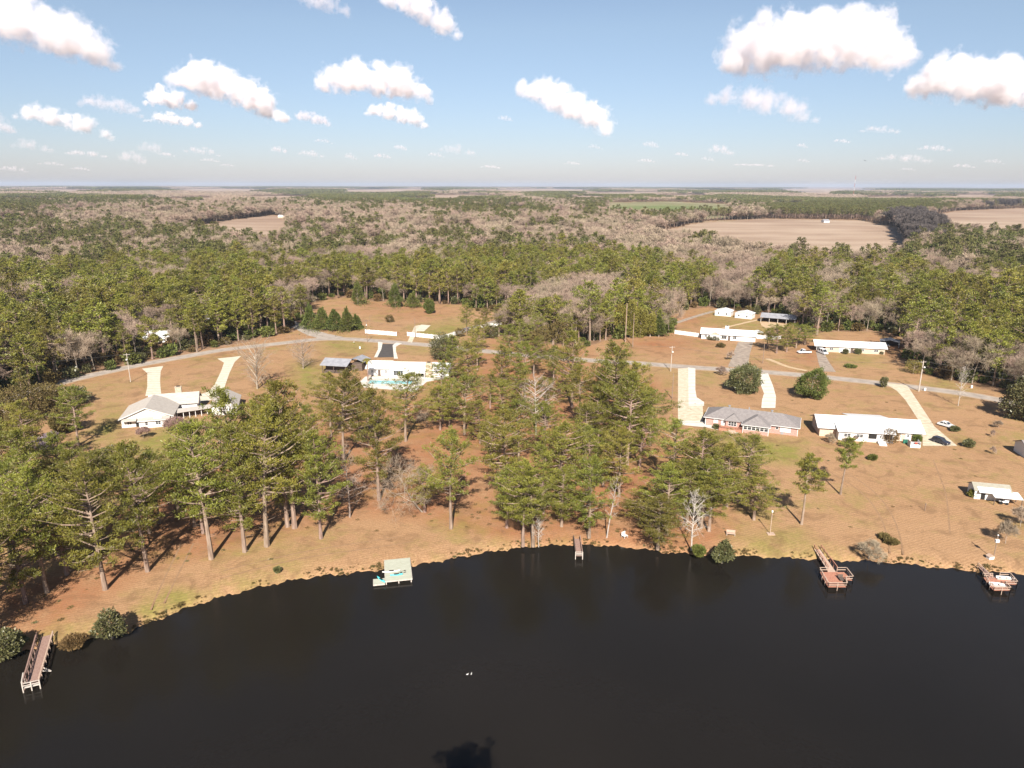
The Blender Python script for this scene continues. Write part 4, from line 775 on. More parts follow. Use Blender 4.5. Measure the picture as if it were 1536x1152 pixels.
for nm, kk, mk, src, H0, lab in [('pine_wood', 'P', near, PMJ, 25, 'dense green pine wood beyond the road'), ('far_pine_wood', 'P', ~near, PFJ, 25, 'far green pine woods in the middle distance'), ('bare_wood', 'B', near, BMJ, 15, 'leafless grey brown wood beyond the road'), ('far_bare_wood', 'B', ~near, BFJ, 15, 'far leafless tan woods in the middle distance'), ('dark_wood', 'D', dist > 0, BDJ, 15, 'dark leafless copse at the edge of the brown field')]:
    s_ = rest & (kind == kk) & mk
    if not s_.any(): continue
    n = s_.sum(); sz = hgt[s_]/H0; instancer(nm, src, wx[s_], wy[s_], wz[s_], sz*rng.uniform(1.05, 1.5, n), sz*(1.25 if kk == 'D' else 1), rng.integers(0, len(src), n), lab)
print('trees', k, is_ind.sum(), rest.sum())
# understorey shrubs at the wood edge and on its floor
ux, uy = scatter(225, 640, -WA, WA, 7.0, rng); uz = terr(ux, uy); m_ = ~open_ground(ux, uy, uz); ux, uy, uz = ux[m_], uy[m_], uz[m_]; n = len(ux)
US = []
for j, mm in enumerate(['cedar', 'brownleaf', 'glossleaf']): US.append(round_meshes(131+j, 2.4, 3.8, 0, 420, 0.75, mm, fill=0.7)[1])
s_ = rng.uniform(0.5, 1.3, n); instancer('undergrowth', US, ux, uy, uz, s_, s_*rng.uniform(0.7, 1.5, n), rng.choice(3, n, p=[0.4, 0.4, 0.2]), 'low green and brown undergrowth on the floor of the woods')
aa = rng.uniform(R_(-40), R_(40), 1000); aa = aa[(np.sin(aa*61)+np.sin(aa*23+1)+rng.normal(size=len(aa))*0.5) > -0.2]; rr_ = shore_r(aa)+rng.uniform(0.0, 1.6, len(aa))**1.2
tx_, ty2 = np.sin(aa)*rr_, np.cos(aa)*rr_; tz_ = np.where(rr_-shore_r(aa) < 0.6, -0.62, -0.35); TF = [round_meshes(151, 0.55, 0.6, 0, 60, 0.32, 'brownleaf', fill=0.9)[1], round_meshes(152, 0.5, 0.7, 0, 60, 0.32, 'vine', fill=0.9)[1], round_meshes(153, 0.6, 0.5, 0, 60, 0.30, 'glossleaf', fill=0.9)[1]]
s_ = rng.uniform(0.10, 0.45, len(aa))*np.where(rng.random(len(aa)) < 0.06, 1.9, 1.0); instancer('bank_grass', TF, tx_, ty2, tz_, s_, s_*rng.uniform(0.6, 1.2, len(aa)), rng.choice(3, len(aa), p=[0.93, 0.01, 0.06]), 'ragged tufts of dry grass and weeds along the lake bank')
gx_ = rng.uniform(-110, 130, 2600); gy_ = rng.uniform(95, 270, 2600); pxx, pyy = Q(gx_, gy_, 0*gx_); m_ = np.zeros(2600, bool)
for p_ in STRAW[:3]: m_ |= in_poly(pxx, pyy, p_)
m_ |= rng.random(2600) < 0.10; m_ &= in_poly(pxx, pyy, OPEN) & (np.hypot(gx_, gy_) > shore_r(np.arctan2(gx_, gy_))+3) & (pyy > 600); gx_, gy_ = gx_[m_], gy_[m_]
s_ = rng.uniform(0.25, 0.8, len(gx_)); instancer('leaf_litter', [TF[0], TF[2]], gx_, gy_, 0*gx_-0.05, s_, s_*0.35, rng.choice(2, len(gx_), p=[0.8, 0.2]), 'scattered leaf litter and low tufts under the pines')
# woods out to the horizon: patches of canopy
def patch(seed, kindc, size=34.0, nt=22):
    r = np.random.default_rng(seed); V = []; 
    for t in range(nt):
        c = np.array([r.uniform(-size/2, size/2), r.uniform(-size/2, size/2), 0]); h = r.uniform(13, 19) if kindc == 'P' else r.uniform(11, 15); n = 26
        d = r.normal(size=(n, 3)); d[:, 2] = np.abs(d[:, 2]); d /= np.linalg.norm(d, axis=1, keepdims=True)
        V.append(c+d*[3.6, 3.6, 5.5]*r.uniform(0.7, 1.1, (n, 1))+[0, 0, h-6.5])
    V = np.concatenate(V); n = len(V); Vq, Fq = cards(V, r.normal(size=(n, 3))+[0, 0, 0.6], np.full(n, 2.6 if kindc == 'P' else 3.0), np.full(n, 1.7 if kindc == 'P' else 0.8), r)
    return np_mesh('patch', Vq, Fq=Fq, m=FARN if kindc == 'P' else M['twig'])
PP = [patch(141, 'P'), patch(142, 'P'), patch(143, 'B'), patch(144, 'B')]
parts_x = []; parts_y = []; parts_s = []
for r0, r1, sc in [(2300, 4200, 1.0), (4200, 8000, 1.9), (8000, 18000, 3.8)]:
    a_, b_ = scatter(r0, r1, -R_(42), R_(42), 31*sc, rng); parts_x.append(a_); parts_y.append(b_); parts_s.append(np.full(len(a_), sc))
hx, hy, hs = map(np.concatenate, (parts_x, parts_y, parts_s)); hz = terr(hx, hy); m_ = ~open_ground(hx, hy, hz); m_ &= (np.sin(hx*0.0031+hy*0.0009)*np.sin(hy*0.0023+1.7)+0.5*np.sin(hx*0.0071+4)*np.cos(hy*0.0017)) < 0.86
hx, hy, hs, hz = hx[m_], hy[m_], hs[m_], hz[m_]; ct = canopy(hx, hy, hz, rng)
bandn = np.sin(hx*0.0017+2)*np.sin(hy*0.0013)+0.6*np.sin(hx*0.0043+hy*0.0021)+rng.normal(size=len(hx))*0.12
isb = np.where(ct == ord('M'), bandn > 0.0, (ct == ord('B'))|(ct == ord('D'))); isb = np.where((ct == ord('P')) & (bandn > 0.35), True, isb); isb = np.where((ct == ord('B')) & (bandn < -0.75), False, isb)
instancer('distant_woods', PP, hx, hy, hz, hs, np.where(hs > 1, 1.0+0.12*hs, 1.0), np.where(isb, 2, 0)+rng.integers(0, 2, len(hx)), 'green and tan woods fading towards the horizon')
print('patches', len(hx))
# ------------------------------------------------------------------ buildings
OV = 0.45
def roof_block(mb, x0, y0, x1, y1, ze, rise, axis='x', hip=False, ov=OV, t=0.16, hipf=1.0):
    a0, b0, a1, b1 = x0-ov, y0-ov, x1+ov, y1+ov
    if axis == 'y':
        q = lambda p: (p[1], p[0], p[2]); a0, b0, a1, b1 = b0, a0, b1, a1
    else: q = lambda p: p
    ym = (b0+b1)/2; zr = ze+rise; ze = ze-0.05
    if hip:
        h = (b1-b0)/2*hipf; r0, r1 = (a0+h, ym, zr), (a1-h, ym, zr)
        for poly in ([(a0,b0,ze),(a1,b0,ze),r1,r0], [(a1,b1,ze),(a0,b1,ze),r0,r1], [(a0,b1,ze),(a0,b0,ze),r0], [(a1,b0,ze),(a1,b1,ze),r1]): mb.slab([q(p) for p in poly], t)
    else:
        for poly in ([(a0,b0,ze),(a1,b0,ze),(a1,ym,zr),(a0,ym,zr)], [(a1,b1,ze),(a0,b1,ze),(a0,ym,zr),(a1,ym,zr)]): mb.slab([q(p) for p in poly], t)
def wall_block(mb, x0, y0, x1, y1, ze, rise, axis='x', hip=False):
    """closed walls with gable ends when not hipped"""
    if hip: mb.box(x0, y0, -0.3, x1, y1, ze); return
    if axis == 'x':
        ym = (y0+y1)/2; n = len(mb.v); mb.add([(x0,y0,-.3),(x0,y1,-.3),(x0,y1,ze),(x0,ym,ze+rise-.22),(x0,y0,ze),(x1,y0,-.3),(x1,y1,-.3),(x1,y1,ze),(x1,ym,ze+rise-.22),(x1,y0,ze)],
            [(0,1,2,3,4),(9,8,7,6,5),(0,4,9,5),(1,6,7,2),(4,3,8,9),(3,2,7,8)])
    else:
        xm = (x0+x1)/2; mb.add([(x0,y0,-.3),(x1,y0,-.3),(x1,y0,ze),(xm,y0,ze+rise-.22),(x0,y0,ze),(x0,y1,-.3),(x1,y1,-.3),(x1,y1,ze),(xm,y1,ze+rise-.22),(x0,y1,ze)],
            [(4,3,2,1,0),(5,6,7,8,9),(0,5,9,4),(2,7,6,1),(9,8,3,4),(8,7,2,3)])
def window(root, side, pos, at, z0, w, h, panes=2, rows=2, frame='trim', glass='glass'):
    """side: f front(-y) b l r; pos along the wall, at = wall plane coordinate"""
    def P3(u, v, d):
        if side == 'f': return (pos+u, at-d, z0+v)
        if side == 'b': return (pos-u, at+d, z0+v)
        if side == 'r': return (at+d, pos+u, z0+v)
        return (at-d, pos-u, z0+v)
    def bx(mb, u0, v0, u1, v1, d0, d1):
        a = P3(u0, v0, d0); b = P3(u1, v1, d1); mb.box(min(a[0], b[0]), min(a[1], b[1]), min(a[2], b[2]), max(a[0], b[0]), max(a[1], b[1]), max(a[2], b[2]))
    f = MB(); fw = 0.09
    bx(f, -w/2, 0, w/2, fw, -0.02, 0.07); bx(f, -w/2, h-fw, w/2, h, -0.02, 0.07)
    for k in range(panes+1): u = -w/2+fw/2+(w-fw)*k/panes; bx(f, u-fw/2, fw, u+fw/2, h-fw, -0.02, 0.068)
    for k in range(1, rows): v = fw+(h-2*fw)*k/rows; bx(f, -w/2+fw, v-0.025, w/2-fw, v+0.025, -0.02, 0.06)
    fo = f.build('window', M[frame], root)
    g_ = MB(); bx(g_, -w/2+0.03, 0.03, w/2-0.03, h-0.03, -0.01, 0.03); g_.build('pane', M[glass], fo); return fo
def door(root, side, pos, at, w=0.95, h=2.1, m='trim', z0=0.0, handle=True):
    d = MB(); k = MB()
    if side == 'f': d.box(pos-w/2, at-0.06, z0, pos+w/2, at+0.03, z0+h); k.box(pos+w*0.3, at-0.12, z0+1.0, pos+w*0.3+0.08, at-0.06, z0+1.1)
    else: 
        s = 1 if side == 'r' else -1; xx = sorted((at-0.03*s, at+0.06*s)); d.box(xx[0], pos-w/2, z0, xx[1], pos+w/2, z0+h); xx = sorted((at+0.06*s, at+0.12*s)); k.box(xx[0], pos+w*0.3, z0+1, xx[1], pos+w*0.3+0.08, z0+1.1)
    o = d.build('door', M[m], root); k.build('handle', M['steel'], o); return o
def chimney(root, x, y, w, d, z0, z1, m='stone'):
    c = MB(); c.box(x-w/2, y-d/2, z0, x+w/2, y+d/2, z1); c.box(x-w/2-0.08, y-d/2-0.08, z1, x+w/2+0.08, y+d/2+0.08, z1+0.15); o = c.build('chimney', M[m], root)
    MB().box(x-w*0.25, y-d*0.25, z1+0.15, x+w*0.25, y+d*0.25, z1+0.4).build('flue', M['dark'], o); return o
def gutters(root, segs):
    g_ = MB()
    for a, b in segs: g_.bar(a, b, 0.14)
    g_.build('fascia', M['trim'], root)
def at_px(px, py): x, y = P(px, py, 0); return (x, y, 0.0)
def rot_of(a, b):
    p, q = P(*a), P(*b); return math.atan2(q[1]-p[1], q[0]-p[0])
# --- D: red brick hipped ranch
rz = rot_of((1057, 637), (1200, 655)); h = thing('brick_house', 'long red brick ranch house with grey hip roof and a sun room', 'house', at_px(1057, 637), rz)
w = MB(); w.box(0.2, 0, -0.3, 26.2, 9.5, 2.7); w.box(6.2, -1.0, -0.3, 10.0, 0.003, 2.68); w.build('wall', M['rbrick'], h)
sr = MB(); sr.box(11.4, -3.2, -0.3, 18.4, 0.004, 1.15); sr.build('sun_room_wall', M['rbrick'], h)
r = MB(); roof_block(r, 0.2, 0, 26.2, 9.5, 2.7, 2.3, 'x', True, 0.6); roof_block(r, 11.4, -3.2, 18.4, 5.6, 2.72, 1.9, 'y', True, 0.5, hipf=1.0); roof_block(r, 6.2, -1.0, 10.0, 4.6, 2.71, 1.4, 'y', True, 0.4, hipf=1.0); ro = r.build('roof', M['groof'], h)
gutters(h, [((-0.4,-0.62,2.58),(5.6,-0.62,2.58)),((19,-0.62,2.58),(26.8,-0.62,2.58)),((-0.42,-0.6,2.58),(-0.42,10.1,2.58)),((26.82,-0.6,2.58),(26.82,10.1,2.58)),((10.9,-3.72,2.6),(18.9,-3.72,2.6)),((18.92,-3.7,2.6),(18.92,-0.7,2.6)),((10.88,-3.7,2.6),(10.88,-0.7,2.6)),((0.15,-0.05,0),(0.15,-0.05,2.6)),((26.25,-0.05,0),(26.25,-0.05,2.6)),((18.45,-3.25,0),(18.45,-3.25,2.6)),((11.35,-3.25,0),(11.35,-3.25,2.6))])
for k_ in range(6): window(h, 'f', 12.0+k_*1.16, -3.2, 1.15, 1.14, 1.5, 1, 2)
MB().box(11.4, -3.15, 2.6, 18.4, -0.01, 2.68).build('sun_room_ceiling', M['trim'], h); MB().box(18.34, -3.2, 1.15, 18.4, 0, 2.65).build('side_pane', M['glass'], h)
window(h, 'f', 8.1, -1.0, 0.95, 2.4, 1.45, 3, 2); window(h, 'f', 3.2, 0, 1.0, 1.3, 1.2, 2, 2, glass='trim'); window(h, 'f', 22.9, 0, 0.8, 2.9, 1.5, 3, 2, glass='trim'); window(h, 'f', 20.6, 0, 1.3, 0.8, 0.8, 1, 1); door(h, 'f', 5.4, 0, 1.2, 2.2)
for vx, vy in ((6.3, 5.2), (18.6, 5.2)): 
    v = MB(); v.tube([(vx, vy, 4.6), (vx, vy, 5.35)], 0.28, 10); v.tube([(vx, vy, 5.35), (vx, vy, 5.45)], 0.42, 10); v.build('roof_vent', M['grey'], ro)
MB().box(11.9, 5.4, 4.6, 12.2, 5.7, 5.4).build('vent_pipe', M['grey'], ro)
dk = thing('brick_patio_deck', 'raised red patio with steps in front of the brick house', 'patio deck', h.matrix_world @ Vector((0, 0, 0)) if False else at_px(1057, 637), rz)
b = MB(); b.box(4.6, -3.6, -0.2, 8.4, -1.06, 0.75); b.box(8.4, -3.2, -0.2, 11.1, -1.05, 0.74); b.build('platform', M['redwood'], dk)
st = MB()
for q in range(4): st.box(7.4, -4.0-q*0.35, -0.2, 9.4, -3.62-q*0.35, 0.6-q*0.15)
st.build('steps', M['palewood'], dk)
rl = MB()
for a_, c_ in [((4.65,-3.55),(7.3,-3.55)),((4.65,-3.55),(4.65,-1.2)),((9.5,-3.15),(11.0,-3.15))]:
    rl.bar((*a_, 1.6), (*c_, 1.6), 0.09); rl.bar((*a_, 1.15), (*c_, 1.15), 0.06); n_ = max(2, int(math.hypot(c_[0]-a_[0], c_[1]-a_[1])/0.8))
    for q in range(n_+1): t_ = q/n_; p_ = (a_[0]+(c_[0]-a_[0])*t_, a_[1]+(c_[1]-a_[1])*t_); rl.bar((*p_, 0.7), (*p_, 1.65), 0.08)
rl.build('railing', M['redwood'], dk)
for i, (px, py) in enumerate([(1173, 650), (1166, 649)]):
    t = thing('air_conditioner', ['grey air conditioning unit with dark fan against the brick wall', 'smaller pale air unit left of the other one'][i], 'air conditioner', at_px(px, py+1), rz, 'air units at the brick house'); s_ = 1-0.3*i
    MB().box(-.45*s_, -.45*s_, 0, .45*s_, .45*s_, .85*s_).build('case', M['grey'], t); m_ = MB(); m_.tube([(0, 0, .85*s_), (0, 0, .9*s_)], .36*s_, 14); m_.build('fan', M['black'], t)
# --- E: white roofed house
rz = rot_of((1257, 660), (1384, 668)); h = thing('white_roofed_house', 'big tan brick house with bright white metal roof and white back porch', 'house', at_px(1257, 660), rz)
w = MB(); wall_block(w, -4.6, 2.6, 22.6, 12.6, 2.9, 2.2); w.build('wall', M['tbrick'], h)
w = MB(); w.box(0, 0, -0.3, 14.4, 2.603, 2.95); w.build('porch_wall', M['wwall'], h)
r = MB(); roof_block(r, -4.6, 2.6, 22.6, 12.6, 2.9, 2.2, 'x', ov=0.7); 
r.slab([(-0.5,-0.6,2.92),(14.9,-0.6,2.92),(14.9,6.6,4.62),(-0.5,6.6,4.62)], 0.12); r.slab([(4.2,7.6,5.12),(15,7.6,5.12),(15,15.0,3.6),(4.2,15.0,3.6)], 0.14); r.slab([(15,7.6,5.12),(4.2,7.6,5.12),(4.2,5.8,4.9),(15,5.8,4.9)], 0.12)
ro = r.build('roof', M['wroof'], h)
se = MB()
for q in range(30):
    x_ = -5.0+q*0.93; se.box(x_, 1.9, 0, x_+0.03, 1.91, 0.01)
gutters(h, [((-5.3,1.86,2.74),(-0.6,1.86,2.74)),((14.95,1.86,2.74),(23.3,1.86,2.74)),((-0.5,-0.62,2.84),(14.9,-0.62,2.84)),((23.32,1.9,2.74),(23.32,7.6,5.0)),((23.32,13.3,2.74),(23.32,7.6,5.0)),((-5.32,1.9,2.74),(-5.32,7.6,5.0)),((-5.32,13.3,2.74),(-5.32,7.6,5.0)),((22.65,2.5,0),(22.65,2.5,2.8)),((17.2,2.5,0),(17.2,2.5,2.8)),((14.45,-0.05,0),(14.45,-0.05,2.8))])
window(h, 'f', 2.3, 0, 1.1, 1.9, 1.1, 2, 2); window(h, 'f', 5.6, 0, 1.1, 1.9, 1.1, 2, 2); window(h, 'f', 9.0, 0, 0.9, 2.4, 1.7, 1, 1, glass='dark'); window(h, 'f', 13.1, 0, 0.9, 2.3, 1.7, 1, 1, glass='dark'); d_ = door(h, 'f', 11.1, 0, 1.0, 2.3); window(h, 'f', 11.1, -0.05, 1.2, 0.6, 0.9, 1, 2)
window(h, 'f', 16.2, 2.6, 1.3, 0.8, 0.9, 1, 2); door(h, 'f', 19.1, 2.6, 1.5, 2.3); window(h, 'f', 19.1, 2.54, 1.2, 0.7, 0.9, 1, 2); window(h, 'l', 7.6, -4.6, 1.2, 1.4, 1.2)
s_ = MB(); 
for q in range(5): s_.box(10.3, -0.9-q*0.45, -0.2, 12.3, -0.02-q*0.45, 0.75-q*0.15)
s_.build('steps', M['trim'], h)
t = thing('white_stoop', 'white box stoop with clutter at the back door of the white roofed house', 'stoop', at_px(1371, 670), rz); b = MB(); b.box(-1.3, -0.9, 0, 1.3, 1.6, 0.75); b.build('platform', M['trim'], t); b = MB(); b.box(-1.3, -0.9, 0.76, -1.24, 1.6, 1.7); b.box(1.24, -0.9, 0.76, 1.3, 1.6, 1.7); b.bar((-1.3,-0.87,1.66),(1.3,-0.87,1.66),0.06); b.build('railing', M['trim'], t)
MB().box(0.1, -0.2, 0.76, 0.7, 0.4, 1.35).build('planter', M['redpt'], t)
for i, (px, py) in enumerate([(1356, 665), (1360, 665)]):
    t = thing('wheelie_bin', ['left green waste bin by the tan brick wall', 'right green waste bin by the tan brick wall'][i], 'waste bin', at_px(px, py), rz, 'green bins'); b = MB(); b.prism([(-.28, 0.05), (.28, 0.05), (.36, 1.0), (-.36, 1.0)], -.3, .3); b.build('body', M['bin'], t); MB().box(-.39, -.36, 1.0, .39, .36, 1.1).build('lid', M['bin'], t)
# --- C: white pool house
rz = rot_of((549, 563), (675, 565)); h = thing('pool_house', 'long low white house with white metal roof facing the swimming pool', 'house', at_px(549, 563), rz)
w = MB(); wall_block(w, 0.5, 0, 9.6, 9, 2.9, 1.9); wall_block(w, 9.61, -1.2, 32.0, 8.0, 2.7, 2.0); w.build('wall', M['wwall'], h)
r = MB(); roof_block(r, 0.5, 0, 9.3, 9, 2.9, 1.9, 'x', ov=0.6); roof_block(r, 10.3, -1.2, 32.0, 8.0, 2.75, 2.0, 'x', ov=0.6); r.slab([(16,-4.0,2.3),(23.5,-4.0,2.3),(23.5,-1.6,2.86),(16,-1.6,2.86)], 0.12); r.build('roof', M['wroof'], h)
gutters(h, [((-0.1,-0.62,2.75),(9.9,-0.62,2.75)),((9.7,-1.82,2.6),(16,-1.82,2.6)),((23.6,-1.82,2.6),(32.6,-1.82,2.6))])
chimney(h, 24.6, -1.3, 2.4, 1.5, -0.2, 5.6)
for x_, w_ in ((2.5, 0.9), (7.8, 0.9)): window(h, 'f', x_, 0, 1.0, w_, 1.2)
window(h, 'f', 12.8, -1.2, 0.4, 3.6, 1.9, 4, 1); window(h, 'f', 19.6, -1.2, 0.3, 5.6, 1.9, 5, 1, glass='dark')
for x_ in (27.2, 28.8, 30.4): window(h, 'f', x_, -1.2, 1.6, 0.7, 0.6, 1, 1)
window(h, 'f', 29.8, -1.2, 0.9, 1.2, 0.6, 2, 1); door(h, 'f', 5.2, 0, 1.0, 2.2, 'darkwood')
p_ = MB(); 
for x_ in (16.2, 19.8, 23.3): p_.box(x_-.07, -3.9, 0, x_+.07, -3.76, 2.3)
p_.build('porch_posts', M['trim'], h)
po = thing('swimming_pool', 'turquoise swimming pool with pale coping in front of the white pool house', 'swimming pool', at_px(585, 574), rz)
MB().box(-8.6, -3.0, 0.0, 8.8, -2.2, 0.16).box(-8.6, 2.4, 0.0, 8.8, 3.2, 0.16).box(-8.6, -2.2, 0.0, -7.8, 2.4, 0.16).box(8.0, -2.2, 0.0, 8.8, 2.4, 0.16).build('coping', M['palerail'], po); MB().box(-7.8, -2.2, 0.0, 8.0, 2.4, 0.09).build('water', M['pool'], po)
# --- B: grey open barn
rz = rot_of((482, 558), (519, 560)); h = thing('open_barn', 'dark open sided barn with grey metal roof left of the pool house', 'barn', at_px(483, 559), rz)
w = MB(); w.box(0.4, 2.6, -0.1, 9.6, 7.4, 2.6); w.box(9.9, 5.5, -0.1, 14.3, 11.5, 2.9); w.build('wall', M['darkwood'], h); MB().box(0.3, 0.2, 0, 9.8, 2.6, 0.1).build('slab', M['darkwood'], h)  # floor slab coloured dark to paint in the shade behind the open front
r = MB(); r.slab([(-0.6,-0.4,3.1),(10.6,-0.4,3.1),(10.6,4.8,4.9),(-0.6,4.8,4.9)], 0.14); r.slab([(10.6,9.8,3.1),(-0.6,9.8,3.1),(-0.6,4.8,4.9),(10.6,4.8,4.9)], 0.14); roof_block(r, 8.4, 6.5, 14.6, 12.5, 3.5, 1.3, 'y'); r.build('roof', M['mroof'], h)
for x_, y_ in ((0.2, 0.1), (4.9, 0.1), (9.8, 0.1), (0.2, 4.6), (9.8, 4.6), (0.2, 8.9), (9.8, 8.9)): MB().box(x_-.1, y_-.1, 0, x_+.1, y_+.1, 3.15 if abs(y_-4.6) > 1 else 4.7).build('post', M['darkwood'], h)
# --- A: left white house with grey shingles
rz = R_(16); h = thing('grey_roofed_white_house', 'white house with weathered grey gable roofs, low breezeway and garage', 'house', at_px(183, 642), rz)
w = MB(); wall_block(w, 0, 0, 14, 13, 2.9, 3.0, 'y'); wall_block(w, 5, 12, 19.5, 19.5, 2.9, 2.6, 'x'); w.box(5.2, -2.0, -0.3, 13.2, 0.003, 2.4); w.build('wall', M['wwall'], h)
r = MB(); roof_block(r, 0, 0, 14, 13.5, 2.9, 3.0, 'y', ov=0.6); roof_block(r, 7.0, 12, 19.5, 19.5, 2.9, 2.6, 'x', ov=0.6); r.slab([(4.8,-2.5,2.35),(13.6,-2.5,2.35),(13.6,0.4,3.0),(4.8,0.4,3.0)], 0.12); r.slab([(0.4,-1.6,2.35),(4.4,-1.6,2.35),(4.4,0.4,2.9),(0.4,0.4,2.9)], 0.12); ro = r.build('roof', M['troof'], h)
chimney(h, 13.6, 17.6, 1.9, 1.0, 3, 6.9)
gutters(h, [((-0.6,-0.63,2.62),(7,-0.63,5.72)),((14.6,-0.63,2.62),(7,-0.63,5.72)),((4.8,-2.52,2.27),(13.6,-2.52,2.27))])
window(h, 'f', 2.2, 0, 0.8, 1.3, 1.2, 2, 2); window(h, 'f', 7.2, -2.0, 0.8, 0.9, 1.1, 1, 2); window(h, 'f', 10.4, -2.0, 0.8, 1.5, 1.1, 2, 2); door(h, 'f', 4.4, 0, 1.0, 2.1, 'dark'); window(h, 'r', 15.8, 19.5, 0.2, 1.5, 2.0, 2, 1, glass='dark')
MB().slab([(9.2,-1.6,2.72),(11.4,-1.6,2.72),(11.4,-0.6,2.94),(9.2,-0.6,2.94)], 0.10).build('skylight', M['wroof'], ro)
bw = MB(); bw.slab([(14.4,3.6,2.35),(25.2,6.5,2.35),(24.5,9.3,2.75),(13.7,6.4,2.75)], 0.14); bw.build('breezeway_roof', M['troof'], h)
for q in range(7): x_ = 14.8+q*1.65; y_ = 3.95+q*0.546; MB().box(x_-.07, y_-.07, 0, x_+.07, y_+.07, 2.25).build('post', M['trim'], h)
bw = MB(); bw.add([(14.2,5.8,0),(24.5,8.6,0),(24.5,8.6,2.35),(14.2,5.8,2.35)], [(0,1,2,3)]); bw.add([(14.2,5.9,0),(24.5,8.7,0),(24.5,8.7,2.35),(14.2,5.9,2.35)], [(3,2,1,0)]); bw.build('breezeway_wall', M['darkwood'], h)
w = MB(); wall_block(w, 24.6, 5.2, 32.0, 16.5, 2.9, 2.4, 'y'); w.build('garage_wall', M['wwall'], h); r = MB(); roof_block(r, 24.6, 5.2, 32.0, 16.5, 2.9, 2.4, 'y', ov=0.6); r.build('garage_roof', M['troof'], h); window(h, 'f', 27.2, 5.2, 1.0, 1.2, 1.1, 2, 2)
# --- F: white ranch with front gable
rz = rot_of((1051, 508), (1130, 513)); h = thing('white_ranch_house', 'white ranch house with small front gable and wide garage door', 'house', at_px(1051, 508), rz)
w = MB(); wall_block(w, 0.2, 0, 24.6, 8.5, 2.7, 1.9); w.box(4.2, -1.6, -0.3, 8.8, 0.003, 2.68); w.build('wall', M['wwall'], h)
r = MB(); roof_block(r, 0.2, 0, 24.6, 8.5, 2.7, 1.9, 'x', ov=0.6); roof_block(r, 4.2, -1.6, 8.8, 4.0, 2.72, 1.3, 'y', ov=0.4); r.build('roof', M['wroof'], h)
MB().add([(4.2,-1.62,2.66),(8.8,-1.62,2.66),(6.5,-1.62,3.86),(4.2,-1.72,2.66),(8.8,-1.72,2.66),(6.5,-1.72,3.86)], [(3,4,5),(2,1,0),(0,1,4,3),(1,2,5,4),(2,0,3,5)]).build('gable', M['stone'], h)
gutters(h, [((-0.4,-0.62,2.56),(3.8,-0.62,2.56)),((9.2,-0.62,2.56),(25.2,-0.62,2.56))])
window(h, 'f', 2.2, 0, 0.9, 1.2, 1.2); window(h, 'f', 6.5, -1.6, 0.8, 1.6, 1.3, 2); window(h, 'f', 10.6, 0, 0.5, 2.4, 1.7, 3, 1, glass='dark'); window(h, 'f', 15.4, 0, 0.7, 1.6, 1.5, 2, 2); door(h, 'f', 12.9, 0, 1.0, 2.1, 'darkwood')
d_ = MB(); d_.box(17.3, -0.06, 0, 23.4, 0.03, 2.2)
for q in range(1, 4): d_.box(17.35, -0.075, q*0.55-0.02, 23.35, -0.06, q*0.55+0.02)
d_.build('garage_door', M['trim'], h); chimney(h, 11.6, 6.0, 1.6, 1.0, 3.5, 5.6, 'trim')
# --- I: tan brick ranch
rz = rot_of((1234, 527), (1318, 531)); h = thing('tan_ranch_house', 'long tan brick ranch house with white metal roof beyond the road', 'house', at_px(1234, 527.5), rz)
w = MB(); wall_block(w, 1.0, 0, 25.0, 8.0, 2.7, 1.8); w.build('wall', M['tbrick'], h); r = MB(); roof_block(r, -3.0, 0, 25.2, 8.0, 2.7, 1.8, 'x', ov=0.7); r.build('roof', M['wroof'], h)
MB().box(6.6, -0.04, -0.1, 10.9, 0.02, 2.65).build('front_panel', M['wwall'], h)
for x_, w_ in ((3.4, 1.6), (7.8, 1.4), (16.2, 1.2), (21.5, 1.8)): window(h, 'f', x_, 0, 0.9, w_, 1.1)
door(h, 'f', 11.8, 0, 1.1, 2.1, 'darkwood'); 
for x_ in (-2.7, 11.0, 14.2): MB().box(x_-.08, -0.5, 0, x_+.08, -0.34, 2.6).build('post', M['trim'], h)
MB().box(19.0, 2.0, 3.2, 19.5, 2.5, 4.2).build('vent_pipe', M['redpt'], h)
# --- G, H, J small outbuildings beyond the road
for i, (pa, pb, lab) in enumerate([((1072, 473), (1096, 475), 'left white garden shed behind the white ranch house'), ((1102, 476.5), (1127, 479), 'right white garden shed, next to the pole barn')]):
    rz = rot_of(pa, pb); h = thing('garden_shed', lab, 'shed', at_px(*pa), rz, 'white garden sheds'); Wd = math.dist(P(*pa), P(*pb))
    w = MB(); wall_block(w, 0, 0, Wd, 7, 2.7, 1.1, 'y'); w.build('wall', M['wwall'], h); r = MB(); roof_block(r, 0, 0, Wd, 7, 2.7, 1.1, 'y', ov=0.3); r.build('roof', M['wroof'], h)
    window(h, 'f', Wd*0.24, 0, 1.0, 0.7, 1.0, 1, 1, frame='dark'); window(h, 'f', Wd*0.72, 0, 0.8, 0.7, 1.0, 1, 1, frame='dark')
rz = rot_of((1141, 483), (1190, 487)); h = thing('pole_barn', 'long open pole barn with grey metal roof behind the ranch houses', 'barn', at_px(1141, 483), rz)
Wd = math.dist(P(1141, 483), P(1192, 487)); r = MB(); roof_block(r, 0, 0, Wd, 9, 2.8, 1.7, 'x', ov=0.5); r.build('roof', M['mroof'], h); w = MB(); w.box(0.2, 6.6, 0, Wd, 8.8, 2.7); w.build('wall', M['darkwood'], h)
for q in range(5): MB().box(q*Wd/4-.12, 0, 0, q*Wd/4+.12, .24, 2.8).build('post', M['palerail'], h)
rz = rot_of((1320, 520), (1343, 522)); h = thing('carport', 'small dark carport under the trees right of the tan ranch house', 'carport', at_px(1320, 519.5), rz); r = MB(); roof_block(r, 0, 0, 7.6, 6, 2.4, 0.9, 'y', ov=0.3); r.build('roof', M['mroof'], h)
